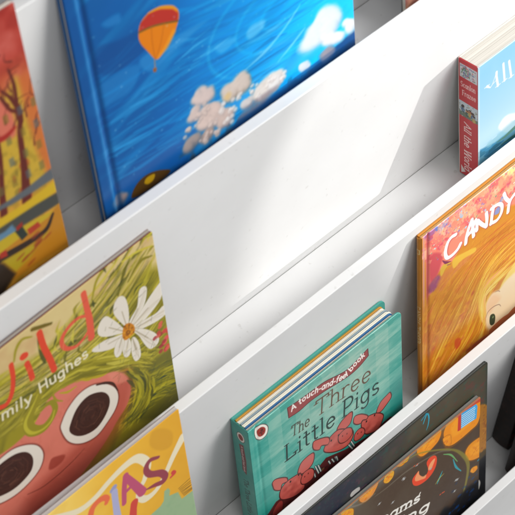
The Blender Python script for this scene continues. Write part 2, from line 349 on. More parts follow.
    c.blob(face, 'f1dab8', soft=4)
    c.blob([(84.0,159.0),(86.1,148.9),(94.5,145.7),(103.6,158.4),(97.0,163.1),(88.6,168.1)], 'eec49c', alpha=.75, soft=5)
    c.hairs([[(84.4,169.6),(80.9,149.0),(85.8,135.7),(101.8,132.8),(121.9,129.3)], [(79.0,170.5),(75.2,137.5),(79.9,120.2),(101.0,116.4),(120.8,108.8)]], 80, ['ecca62', 'f0d884', 'eea878', 'e0b248'], (1, 3.4), .5, .85, 1.5)
    c.stroke([(84.3,169.4),(86.7,163.9),(93.5,162.8),(101.4,165.9),(104.6,170.8)], [.6, 1.2, 1.0, .5], 'a07f6e')
    c.stroke([(95.3,143.8),(99.6,145.8),(102.4,149.1)], [.5, 1.3, .6], 'b58f78')
    c.blob([(89.3,177.4),(90.4,171.4),(94.8,173.0),(97.3,179.0),(96.6,187.2),(92.8,187.4),(90.2,183.5)], '35402c'); c.ell(*[(94.1,177.1)][0], .9, 1.4, '8a9a70')
    c.stroke([(93.1,194.7),(105.3,194.6),(115.9,196.6),(125.5,194.1),(140.7,196.3)], [9, 12, 12, 11], 'b8683c')
    c.stroke([(59.3,193.3),(73.9,197.1),(91.8,203.6),(106.6,204.4),(126.2,206.0)], [4, 12, 13, 10], '9a4030', alpha=.8, soft=3)
    c.blob([(43.0,164.1),(49.6,167.5),(50.3,176.4),(44.7,178.9),(42.3,170.9)], 'b9482e', alpha=.8, soft=2)
    for k in range(26): c.ell(rng.uniform(6, 70), rng.uniform(110, 195), rng.uniform(1, 3), rng.uniform(1, 2.5), ('b04a3a', 'c06a50', 'c88a30')[k % 3], alpha=.45, soft=2)
    c.mix(np.clip((c.noise(9, 25)-.5)*2.4, 0, 1)*np.clip((c.V-60)/50, 0, 1)*np.clip((80-c.U)/40, 0, 1)*.5, 'c25a22'); c.mix(np.clip((c.noise(5, 26)-.56)*4, 0, 1)*np.clip((c.V-50)/50, 0, 1)*np.clip((85-c.U)/30, 0, 1)*.5, 'e2aa3c')
    # hand lettered title
    for w_, cc in ((5.4, 'a85a58'), (4.0, 'f4f1ee')):
        off = np.array([.8, .9]) if w_ > 4 else np.zeros(2)
        for p in ([(41.2,27.4),(36.2,26.5),(31.6,29.3),(28.9,36.4),(29.0,43.4),(31.8,48.3),(38.2,49.2),(44.1,47.2),(47.5,43.4)],
                  [(54.0,48.5),(55.1,40.0),(58.0,31.6),(61.3,25.0)], [(61.3,25.0),(62.7,35.2),(64.0,47.3)], [(55.7,40.8),(59.8,39.4),(65.7,40.6)],
                  [(61.5,37.2),(66.2,29.4),(62.6,31.9)],
                  [(67.9,43.1),(68.1,32.6),(69.4,32.8)], [(68.7,32.2),(74.9,41.4),(80.3,47.7)], [(80.3,47.7),(80.7,38.8),(79.7,30.9)],
                  [(86.3,49.3),(87.4,38.6),(88.9,30.9)], [(86.0,30.8),(94.9,32.0),(99.8,37.4),(99.3,45.9),(93.9,50.6),(85.9,48.5)],
                  [(102.0,24.7),(104.7,32.3),(109.3,39.3)], [(116.1,35.6),(111.2,38.9),(109.0,44.4),(108.3,51.8)]):
            c.stroke(np.array(p)+off, w_, cc, alpha=.55 if w_ > 4 else 1)
    # joint by the spine
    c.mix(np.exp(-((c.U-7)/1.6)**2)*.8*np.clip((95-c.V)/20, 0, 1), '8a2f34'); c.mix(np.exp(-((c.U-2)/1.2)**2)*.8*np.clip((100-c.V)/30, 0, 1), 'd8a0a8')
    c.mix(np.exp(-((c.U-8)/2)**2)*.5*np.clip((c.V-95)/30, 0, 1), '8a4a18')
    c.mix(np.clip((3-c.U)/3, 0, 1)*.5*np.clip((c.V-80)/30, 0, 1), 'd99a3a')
    return c

def spine_candy():
    T = BOOKS['candy'][5]*1000; c = Canvas(T, BOOKS['candy'][4]*1000, 3.2, 'b2761f')
    c.mix((c.noise(9, 31)-.4)*.8, 'c98c30'); c.mix(np.clip((c.V-140)/60, 0, 1)*.6, '7a4410')
    p = [(T*.3, 13), (T*.75, 14), (T*.75, 19), (T*.3, 18)]; c.stroke(p+[p[0]], .6, 'd8c08a', smooth=False)
    text(c, 'CANDY', (T*.34, 84), (T*.34, 106), 2.6, .5, 'd6bb8c'); text(c, 'TIKKER', (T*.34, 110), (T*.34, 132), 2.6, .5, 'd6bb8c')
    return c

def art_red():
    c = canvas('red', '9fd3ee')
    c.mix(np.clip((c.V-10)/70, 0, 1)*.8, 'c9e4f3'); c.mix((c.noise(20, 41)-.5)*.8, 'b4dcf0')
    c.blob([(26.2,83.8),(28.8,76.0),(36.9,74.4),(47.8,79.4),(70.1,89.6),(70.9,114.5),(48.3,103.8)], 'eef2f5', soft=2)
    c.poly([(2.0,89.9),(20.9,94.5),(46.8,94.3),(70.3,94.5),(72.2,155.5),(-0.7,128.4)], '4f8fb0', soft=2)
    sea = c.noise(4, 43, (5, 1)); reg = np.clip((c.V-88+.10*c.U)/4, 0, 1)
    c.mix(reg*(sea > .5)*.6, '8fc0cf'); c.mix(reg*(sea < .36)*.6, '3a6a7c')
    c.stroke([(23.6,96.4),(34.5,96.7),(46.8,95.0)], [1, 3, 4], '5c7f6c', alpha=.8)
    c.stroke([(29.1,102.7),(47.0,104.1)], [1, 4, 3], '4f7a5c', alpha=.7)
    c.mix(np.exp(-((c.U-1.0)/.8)**2)*.6, 'eef3f5')
    a = [(10.9,26.5),(14.9,30.4),(22.4,19.0),(22.4,23.6),(24.3,34.4),(17.5,28.5),(23.5,27.0),(30.7,15.4),(32.5,34.2),(37.8,17.3),(40.8,35.5)]
    for s_, w in (([a[0], a[1], a[5], a[2]], [2.6, .8, .7, .7]), ([a[2], a[3], a[4]], [2.8, 2.6, 2.6]), ([a[5], a[6]], [.7, .7]), ([a[7], a[8]], [2.6, 2.4]), ([a[9], a[10]], [2.6, 2.4])):
        c.stroke(s_, w, 'fbfbfa', smooth=False)
    for e, f in ((a[4], 1), (a[8], 1), (a[10], 1), (a[0], -1)): c.stroke([e-np.array([3, 0]), e+np.array([3, -.2])], .8, 'fbfbfa', smooth=False)
    return c

def spine_red():
    T = BOOKS['red'][5]*1000; c = Canvas(T, BOOKS['red'][4]*1000, 3.0, 'b83c40')
    c.mix(np.clip((c.U-T*.45)/3, 0, 1)*.35, 'c65054'); c.mix((c.noise(6, 51)-.5)*.4, 'a83438')
    c.poly([(2.0, 4.6), (T-1.0, 5), (T-1.0, 19), (2.0, 18.5)], 'cfcfd0')
    for k in range(80):
        c.ell(rng.uniform(3, T-2), rng.uniform(6, 18), rng.uniform(.4, 1.1), rng.uniform(.4, 1), ('6f9a78', 'c0706e', '7d88b0', 'a8b0b4', '98667c', 'e4e4e4')[rng.integers(6)], alpha=.8)
    for k in range(7): c.stroke([(rng.uniform(3, 9), rng.uniform(6, 17)), (rng.uniform(6, 13), rng.uniform(6, 17)), (rng.uniform(5, 14), rng.uniform(6, 17))], .6, ('5f8a6c', 'a85a60', '6a78a0')[k % 3])
    text(c, 'Scanlon', (3, 28.5), (T-3, 28.5), 5.2, .7, 'e8c6c2', serif=True); text(c, 'Frazee', (4.5, 37.5), (T-2.5, 37.5), 5.2, .7, 'e8c6c2', serif=True)
    c.poly([(.6, 44), (T-.6, 45), (T-.6, 61), (.6, 60)], 'c3ccd2')
    c.poly([(.6, 54), (8, 55), (14, 57), (T-.6, 57.5), (T-.6, 61), (.6, 60)], '6c7a6c')
    for x, y, cc in ((5, 50, '4a3a38'), (9.5, 53, 'c98a5c'), (12.5, 52, 'b8604c'), (15.5, 53, '6a4a3c'), (17, 56, '8a9aa8')):
        c.ell(x, y, 1.7, 2.0, cc); c.ell(x, y+3.2, 2.0, 2.4, ('566a88', '8a8a50', 'b8a060', '9a5a50', '4f5f58')[int(x) % 5]); c.ell(x+.1, y-1.2, 1.5, 1.0, '3a2a24')
    for k in range(70): c.ell(rng.uniform(1, T-1), rng.uniform(46, 60.5), .6, .5, ('4f5a50', 'a0b0a8', '8a7a50', 'd8d8d0')[rng.integers(4)], alpha=.7)
    text(c, 'All the World', (T*.30, 66), (T*.30, 119), 7.2, .95, 'f0dcd8', serif=True, slant=.22, contrast=True)
    c.poly([(2.5, 116), (7.5, 122), (2.5, 125)], 'ded6d2')
    return c

def art_wild():
    c = canvas('wild', 'c9b684')
    c.mix((c.noise(30, 61)-.4)*.9, 'bfa973'); c.mix((c.noise(6, 62)-.5)*.5, 'd4c294')
    ol = ['94892a', '7c731f', 'aaa034', '66601c', 'bcb048', '54521e']
    body = [(33.6,23.0),(59.0,24.3),(75.7,27.6),(96.7,32.6),(111.0,27.9),(128.7,20.0),(144.2,19.4),(158.5,26.9),(174.6,30.6),(193.3,31.3),(224.1,51.6),(207.5,220.3),(-1.8,173.2)]
    c.poly(body, '8e8428', soft=9)
    c.mix(np.clip(((c.noise(7, 63, (1, 4), .5)-.5)*2), 0, 1)*np.clip((c.V-40)/30, 0, 1)*.5, '5b5620')
    G = [[(48.0,35.0),(78.2,36.4),(109.3,36.9),(138.4,26.6),(166.5,12.2),(189.1,-2.9)], [(45.6,45.7),(78.9,54.4),(110.5,54.2),(143.1,52.2),(173.6,37.1),(197.4,16.3)],
         [(49.7,66.4),(80.7,67.3),(111.2,74.8),(141.9,86.3),(174.5,92.3),(201.7,72.8)], [(72.7,84.1),(100.3,83.3),(127.5,87.2),(152.6,107.9),(179.8,122.4),(205.0,120.7)]]
    c.hairs(G, 520, ol, (1.2, 4.6), .4, .85, 5)
    c.hairs(G, 160, ['c6bb5a', 'b9ad3c', 'cfc56c'], (.7, 2.2), .3, .85, 5)
    c.hairs(G[:2], 70, ['b9a86a', 'c9b981', 'b7a350'], (1.2, 3.5), .35, .8, 6)
    c.hairs(G, 150, ['3f4220', '4a4a1e'], (.6, 1.5), .35, .8, 5)
    # stalks that reach up to the top edge
    for p in ([(92,300),(96,272),(112,250),(148,240)], [(60,338),(70,300),(80,285),(88,282)], [(100,300),(128,262),(132,248)], [(118,290),(126,262),(146,246)],
              [(112,296),(117,270),(113,262)], [(125,285),(140,262),(150,258)], [(15,372),(16,352),(22,342),(32,338)]):
        pass
    for p in ([(141.5,19.0),(148.6,4.7),(161.5,-2.2),(163.8,0.7)], [(162.9,33.9),(171.3,16.4),(178.2,8.0)], [(171.1,6.0),(185.5,8.2),(197.9,12.6)], [(173.1,28.3),(185.8,18.6),(196.6,21.7)],
              [(188.8,-1.1),(199.4,2.7)], [(72.1,19.9),(75.8,10.8),(82.0,6.2),(89.8,10.3)], [(92.9,3.9),(100.6,8.9),(107.1,11.7)], [(95.7,42.3),(105.5,33.4),(113.4,24.9)], [(100.8,34.3),(109.8,34.2),(122.4,24.7)]):
        c.stroke(p, [1.5, 3.2, 1.2], ol[rng.integers(6)])
    c.blob([(93.4,14.6),(96.1,14.0),(97.2,24.2),(96.0,41.7),(93.7,41.8),(91.9,31.5)], '4c4a20', alpha=.9)
    c.stroke([(91.3,4.3),(99.1,8.5),(106.3,12.1)], [3.5, 3, 2], '6a5a1e')
    # right-hand leaves
    c.blob([(148.8,119.3),(165.3,120.1),(194.4,124.6),(210.7,131.7),(209.0,209.0),(170.8,183.2),(142.9,155.0)], '5f5c1e', alpha=.8, soft=5)
    G2 = [[(136.2,148.2),(153.1,135.2),(177.4,138.8),(202.9,144.3)], [(143.8,162.0),(164.4,158.3),(184.1,162.0),(207.1,174.8)], [(154.1,172.5),(161.7,149.7),(165.8,135.8),(163.4,113.6)]]
    c.hairs(G2, 260, ['9c9228', '7c761f', 'b8ae3a', '4a4c20', '2f3a2a', 'a89e30'], (.8, 3), .5, .8, 5)
    for k in range(60):
        z = np.array(G2[rng.integers(2)][rng.integers(1, 4)])+rng.normal(0, 12, 2); a = rng.uniform(-1.2, .2)
        c.stroke([z, z+5*np.array([cos(a), sin(a)])], [.4, 2, .3], ('a8a03a', '3a4a38', '5a5c22', '2d3c34')[k % 4], smooth=False, alpha=.8)
    # face
    face = [(11.9,78.4),(43.5,94.4),(70.7,93.6),(86.9,81.3),(100.2,74.2),(114.8,80.4),(133.8,94.4),(149.3,104.7),(157.6,119.6),(159.0,135.1),(153.2,147.2),(142.9,155.0),(122.5,170.9),(80.0,188.6),(42.2,185.1),(-8.9,164.8)]
    c.blob(face, 'c67666', soft=1.5)
    c.mix(np.clip((c.noise(16, 65)-.5)*1.6, 0, 1)*(np.abs(c.a[..., 0]-.77) < .06)*.35, '9c5644')
    ch = [(158.9,117.4),(130.2,154.3),(94.0,165.8),(64.2,171.2)]
    c.stroke(ch, [18, 36, 36, 30], '8e3a2e', alpha=.5, soft=14)
    for k in range(140):
        z = np.array(face[rng.integers(len(face))])*.55+np.array([(101.7,125.2)][0])*.45+rng.normal(0, 7, 2)
        c.stroke([z, z+rng.normal(0, 5, 2)], [.5, 2.4, .5], ('b55a44', 'd48a70', 'a04a38')[k % 3], alpha=.22, smooth=False, soft=1.2)
    c.blob([(142.3,100.3),(154.3,109.5),(158.1,122.4),(147.3,116.6)], 'd08a76', soft=3, alpha=.6)
    c.hairs([[(99.7,77.0),(119.1,82.4),(140.6,94.0),(155.9,99.6)], [(101.2,69.5),(120.1,76.6),(141.9,86.3),(160.0,92.2)]], 60, ['9c9230', '7c741f', 'b8ac44'], (1.2, 3.4), .5, .9, 2)
    for p in ([(116.6,77.2),(120.2,84.9),(126.1,91.3),(129.8,91.8)], [(119.1,76.9),(127.0,89.9),(139.7,98.3),(148.5,95.9)], [(100.6,81.8),(107.2,86.8),(114.6,87.8)]):
        c.stroke(p, [1, 2.4, 1], 'a8962e')
    c.hairs([[(83.7,74.7),(103.9,74.4),(126.5,82.8),(147.0,95.6),(166.0,109.3),(179.2,126.4)], [(91.7,71.4),(112.2,69.1),(133.8,78.6),(154.9,94.1),(172.4,106.1),(190.0,120.5)]], 150, ['9c9230', '7c741f', 'b8ac44', '66601c', 'c6bb5a'], (1.4, 4.2), .4, .9, 2.5)
    c.hairs([[(157.7,112.8),(166.6,130.7),(166.0,147.9),(156.3,158.7),(142.1,160.3)], [(165.4,113.3),(177.4,138.8),(176.5,158.2),(166.8,169.2),(152.4,170.7)]], 120, ['8a8026', '605c1c', '4a4a1e', 'a89e34', '3c3f20'], (1.2, 3.6), .4, .85, 2)
    # curl on the forehead
    c.stroke([(86.5,64.5),(78.8,73.2),(71.9,81.1),(70.4,91.2),(74.2,98.5),(81.5,102.5),(88.7,99.7),(94.0,93.3),(93.0,84.8),(88.2,82.5),(83.2,84.1)], [9, 9, 10, 10, 8, 6, 5, 4, 2], '8a8028')
    c.stroke([(83.5,66.4),(75.8,75.1),(68.9,83.0),(68.4,91.6),(72.7,99.5),(81.3,103.2),(89.2,101.0),(93.2,94.1)], [1, 2, 3, 3, 2, 1.5, 1], 'b0a63c')
    c.stroke([(96.2,75.6),(95.1,79.5),(96.8,86.1),(101.2,91.3)], [1, 2, 1], '93862c')
    c.blob([(41.9,61.9),(66.7,61.3),(79.0,62.3),(73.2,73.3),(60.0,80.3),(46.6,80.3),(38.4,77.5)], '7f7628', soft=2)
    c.hairs([[(45.0,67.4),(67.6,65.5),(84.5,62.1)], [(42.6,78.4),(60.6,77.5),(78.5,65.1)]], 40, ['a0963a', '6a641f', '8f8630'], (1, 3), .6, .85, 2)
    # eyes
    e1o = [(94.8,117.7),(97.5,110.5),(104.6,102.7),(115.6,97.6),(127.4,99.4),(138.1,107.9),(145.5,119.5),(147.1,131.1),(143.0,140.9),(134.5,147.8),(122.0,153.3),(108.4,148.3),(98.4,135.5)]
    e1i = [(101.1,126.7),(103.6,119.1),(111.4,109.5),(122.1,106.4),(133.3,112.5),(138.9,121.7),(138.7,131.6),(132.5,140.7),(123.4,145.6),(113.4,143.2),(105.4,136.3)]
    c.outl(e1o, 2.2, '5c2a22', alpha=.8, soft=1.5); c.blob(e1o, 'd8d0c4'); c.blob(e1i, '3a221c')
    e2o = [(22.0,113.3),(28.3,102.4),(40.5,99.0),(53.9,99.3),(66.0,106.4),(73.9,116.3),(75.9,128.6),(70.2,139.3),(58.1,144.7),(44.0,145.2),(29.6,139.3),(20.6,127.4)]
    e2i = [(25.5,114.6),(31.1,106.7),(41.4,103.7),(54.5,105.5),(63.8,112.6),(67.3,123.4),(63.9,133.9),(54.5,138.2),(43.6,138.1),(31.1,132.4),(25.4,123.5)]
    c.outl(e2o, 2.2, '5c2a22', alpha=.8, soft=1.5); c.blob(e2o, 'd8d0c4'); c.blob(e2i, '3a221c')
    for e in (e1i, e2i):
        q = np.array(e); m = q.mean(0)
        for k in range(70):
            r0 = rng.uniform(.2, .8); a = rng.uniform(0, 6.3); z = [m+(q[int((a+d*.25)/6.3*len(q)) % len(q)]-m)*r0 for d in range(3)]
            c.stroke(z, .8, ('52332a', '2a1713', '462a22', '5c3c30')[k % 4], alpha=.7)
    c.stroke([(131.2,102.4),(138.2,106.9),(144.8,114.2),(147.7,124.9)], [1.4, 2.4, 2.0, 1], '3c221a')
    c.blob([(77.3,146.9),(81.2,139.4),(86.9,141.4),(93.0,146.6),(89.1,151.0),(81.0,150.8)], '8a3b30', alpha=.85, soft=1.5)
    c.stroke([(55.8,155.4),(68.9,160.4),(83.1,161.0),(97.8,159.4),(109.8,156.2)], [.6, 1.0, 1.0, .5], '6a2f26')
    for k in range(46):
        z = np.array(G[rng.integers(2)][rng.integers(2, 6)])+rng.normal(0, 9, 2); t0 = rng.uniform(-1.9, -.3); L_ = rng.uniform(7, 15)
        c.stroke([z, z+L_*.5*np.array([cos(t0), sin(t0)])+rng.normal(0, 1, 2), z+L_*np.array([cos(t0+.3), sin(t0+.3)])], [.4, rng.uniform(2, 3.6), .3], ('a39a30', '847b20', '605c1e', 'c2b64e', '3f431e')[k % 5], alpha=.8)
    # daisy
    for p in ([(165.3,68.5),(163.5,63.9),(159.9,54.7),(157.7,46.1),(159.9,38.8),(164.0,37.0),(167.2,40.9),(168.4,50.7),(167.5,63.1)],
              [(161.4,70.5),(157.7,60.0),(152.9,50.5),(149.4,45.1),(145.5,45.9),(142.0,51.5),(142.9,57.4),(148.2,63.1),(156.3,68.4)],
              [(161.6,75.5),(153.3,70.8),(145.0,66.9),(137.6,65.9),(134.3,66.5),(140.3,72.2),(149.6,77.9),(157.2,78.9)]):
        c.blob(p, 'd6cec2'); c.outl(p, 2.2, 'd6cec2'); c.outl(np.array(p)*1.0, .5, 'b4a98c', alpha=.0); c.stroke([p[0], np.array(p).mean(0)], .8, 'aa9f88')
    for p in ([(167.8,70.6),(170.7,65.1),(177.8,58.8),(181.9,45.3),(186.7,47.2),(184.0,58.5),(177.6,66.7),(171.4,73.9)],
              [(171.5,72.8),(179.7,66.3),(191.2,58.1),(203.3,52.8),(198.2,66.6),(191.2,72.0),(180.3,76.1),(172.9,77.6)],
              [(171.9,77.4),(182.1,77.8),(192.2,79.9),(199.7,78.4),(200.1,85.9),(193.3,86.8),(182.2,83.8),(172.5,79.6)],
              [(171.9,79.8),(178.9,85.5),(186.6,96.2),(190.1,105.5),(188.2,109.8),(182.7,109.0),(179.0,101.2),(175.3,88.2)],
              [(168.5,85.4),(171.7,91.9),(172.5,102.4),(171.6,108.8),(168.0,109.0),(166.4,99.0)], [(164.8,83.1),(165.6,91.1),(162.8,98.1),(159.6,96.3),(159.5,87.8),(162.0,81.7)],
              [(159.8,76.1),(159.7,83.1),(156.5,89.8),(152.9,90.7),(151.9,84.2),(155.1,77.6)]):
        c.outl(p, 2.6, '8f8660', alpha=.55); c.blob(p, 'd6cec2'); c.outl(p, 1.8, 'd9d2c6'); c.stroke([p[0], np.array(p).mean(0)], .9, '9c917c')
        for k in range(3): q = np.array(p); m = q.mean(0); e = q[len(q)//2]; c.stroke([q[0], m+rng.normal(0, 1.2, 2), e+rng.normal(0, 1.5, 2)], .5, 'b3a890', alpha=.6)
    d0 = [(160.8,72.4),(163.4,66.5),(168.2,67.9),(171.7,74.2),(171.0,80.5),(167.1,81.7),(162.9,81.9),(160.5,78.0)]
    c.blob(d0, 'b8791f'); q = np.array(d0); m = q.mean(0)
    for k in range(70): z = m+(q[rng.integers(len(q))]-m)*rng.uniform(0, .95); c.ell(z[0], z[1], .8, .8, ('8a5416', 'd39a34', '6f3f10')[k % 3], alpha=.8)
    for k in range(24):
        z = np.array([(195.7,106.6)][0])+rng.normal(0, 1, 2)*[3.2, 8]; c.ell(z[0], z[1], 2.2, 2.0, ('b84440', 'cc5c54', '8f2e34')[k % 3], alpha=.8)
    # red hand lettering
    rd = 'c4472e'
    for p, w in (([(69.4,20.7),(68.3,34.4),(64.3,46.8),(58.4,52.6),(51.4,50.3)], 4.2), ([(81.2,30.3),(82.1,38.5),(82.5,47.7)], 4.6),
                 ([(95.9,11.9),(96.7,27.3),(99.2,43.4),(100.5,55.7)], 5.2)):
        c.stroke(p, w, rd)
    c.blob([(76.9,20.4),(79.7,18.5),(83.6,20.6),(83.5,24.4),(79.6,25.2),(77.1,23.2)], rd)
    c.stroke([(135.8,7.6),(136.1,21.6),(136.3,36.1),(135.0,53.1)], [5, 5, 6, 6], 'c85a44')
    c.stroke([(134.0,29.4),(128.5,26.1),(121.1,26.5),(114.2,30.2),(111.0,35.8),(112.8,44.1),(120.4,49.8),(128.0,48.8),(133.0,45.4)], [2.4, 3, 3.4, 3.8, 4, 3.2, 2.6, 2.4], 'c85a44')
    for k in range(150):
        z = np.array(G[rng.integers(len(G))][rng.integers(1, 5)])+rng.normal(0, 10, 2); t0 = rng.uniform(-1.5, .1); L_ = rng.uniform(3, 8)
        if not (30 < z[0] < 145 and z[1] > 70) or z[0] > 150: c.stroke([z, z+L_*np.array([cos(t0), sin(t0)])], [.3, .9, .2], ('3a3c1c', 'd0c878', '4d4a1c', '2f3a2c')[k % 4], alpha=.75, smooth=False)
    # author line
    text(c, 'mily', *[(51.9,64.2),(77.9,67.9)], 9.5, 1.5, 'ddd5bd', jit=.06)
    text(c, 'Hughes', *[(85.3,66.8),(129.1,68.0)], 9.5, 1.5, 'ddd5bd', jit=.08)
    return c

def art_cias():
    c = canvas('cias', 'd6a83e')
    c.mix(np.clip((105-c.U)/70, 0, 1)*.85, 'ecd88e'); c.mix((c.noise(22, 71)-.5)*1.2, 'c99a36'); c.mix((c.noise(3, 72)-.5)*.4, 'dcb44e')
    c.mix(np.clip((c.U-120)/50, 0, 1)*.35, 'b88020')
    c.blob([(139.5,13.6),(143.4,2.2),(153.2,6.8),(160.8,19.4),(157.9,31.9),(147.7,28.3)], 'b98a30', alpha=.55, soft=2)
    wh = 'd9cfb4'
    c.stroke([(45.3,6.4),(68.2,20.6),(84.2,21.8),(99.5,16.8),(114.4,14.0),(125.6,15.6),(132.4,25.1),(134.0,34.1),(129.1,44.9),(122.7,51.5),(121.8,59.3),(127.0,66.9),(137.3,66.9),(147.3,58.3),(158.0,45.2),(169.6,33.1)], [7, 6, 6, 6, 7, 8, 8, 7, 5, 5, 6, 7, 5, 5, 6, 8], wh)
    # letters
    c.stroke([(76.7,39.8),(80.4,31.0),(86.1,27.9),(91.8,28.9),(94.7,33.1),(93.1,36.4)], [6, 6, 6, 6, 5, 4], 'cf6a48')
    c.stroke([(100.4,28.6),(102.7,26.9)], 5.0, '8f90b0', smooth=False); c.stroke([(101.8,31.8),(100.6,45.8),(99.7,62.0)], [6, 6, 7], 'a3a2bd')
    for p, w in (([(114.0,24.4),(110.4,37.4),(107.7,52.5)], [5.5, 5, 4.5]), ([(113.8,25.5),(119.0,39.7),(125.0,56.4)], [5.5, 7, 8.5]), ([(110.9,41.7),(117.5,40.6)], 3.5)):
        c.stroke(p, w, 'a8506a')
    c.stroke([(144.8,33.4),(136.9,29.6),(132.2,34.9),(134.6,43.9),(144.0,52.2),(147.5,59.9),(144.4,63.4),(136.3,59.8),(129.4,57.5)], [3, 4.5, 5.5, 6, 6.5, 6.5, 5.5, 4, 1.5], '843f48')
    c.stroke([(155.0,62.4),(156.2,64.7),(152.2,66.1)], [4, 3.5, 2], 'b5443e')
    c.stroke([(116.4,60.7),(114.3,67.1),(111.7,78.2)], [7.5, 7, 8], 'b8463c', smooth=False)
    # green shape and hatching
    c.poly([(127.2,89.2),(138.3,88.5),(142.0,85.6),(144.2,75.5),(148.0,75.3),(149.5,79.6),(148.0,85.0),(156.3,89.0),(158.6,100.3),(169.7,101.3),(179.7,111.2),(176.3,153.7),(125.6,98.8)], '8fa583', soft=1)
    c.mix(np.clip((c.noise(5, 75)-.5)*2, 0, 1)*(np.abs(c.a[..., 2]-.514) < .05)*.5, '7c9a78')
    for k in range(8):
        a, b = np.array([(157.4,85.7),(171.3,87.1)]); o = (np.array([(161.1,98.7)][0])-a)*k/7
        c.stroke([a+o, b+o+rng.normal(0, 1, 2)], .7, '7a5a20', smooth=False)
    return c

def art_dark():
    c = canvas('dark', '4c4638')
    c.mix(np.clip((170-c.U)/90, 0, 1)*.95, '2b2f3c'); c.mix((c.noise(16, 81)-.45)*1.2, '5a5442')
    c.mix(np.clip((c.noise(7, 82)-.58)*5, 0, 1)*np.clip((c.U-180)/60, 0, 1)*.55, '6b3a36')
    c.mix(np.clip((c.noise(5, 83)-.6)*5, 0, 1)*np.clip((170-c.U)/60, 0, 1)*.6, '5a3c48')
    c.mix(np.clip((c.noise(4, 84)-.62)*5, 0, 1)*.4, '2f5a52')
    c.mix(np.exp(-((c.U-259)/2.2)**2)*.6, '35403a'); c.mix(np.clip((3-c.V)/2, 0, 1)*.7, '2a2a26')
    c.blob([(250.1,55.4),(259.1,62.6),(262.5,67.4),(263.4,117.4),(258.6,131.0),(248.5,121.4),(248.8,73.9)], 'a8732a', soft=2)
    c.blob([(241.4,133.5),(261.2,130.6),(262.0,173.7),(244.7,153.5)], '4a3c22', soft=4)
    c.poly([(236.7,140.4),(265.2,136.3),(268.9,325.8),(193.3,245.1)], '191a1e', soft=4)
    r0 = [(256.4,94.9)][0]
    for k in range(60):
        z = np.array(r0)+rng.normal(0, 1, 2)*[3, 16]; c.ell(z[0], z[1], 1.1, 1, ('7a4420', 'c48a3a', '94582a')[k % 3], alpha=.6)
    c.blob([(244.8,168.0),(249.5,169.1),(251.7,175.8),(249.6,184.2),(245.6,181.9),(247.4,175.0)], 'c9c6c0')
    c.stroke([(172.0,5.9),(176.6,3.4),(178.9,1.8)], 1.3, '2f8fa8'); c.stroke([(174.0,12.9),(176.9,6.5),(179.7,3.6),(181.5,10.7),(180.2,20.2),(177.9,25.1)], [1, 1.5, 1.5, 1.5, 1.2, .6], '35a0b8')
    c.blob([(80.9,27.5),(83.0,24.2),(88.4,24.2),(92.4,26.1),(92.5,30.4),(87.1,30.4),(82.6,30.6)], 'b9b6b2')
    return c

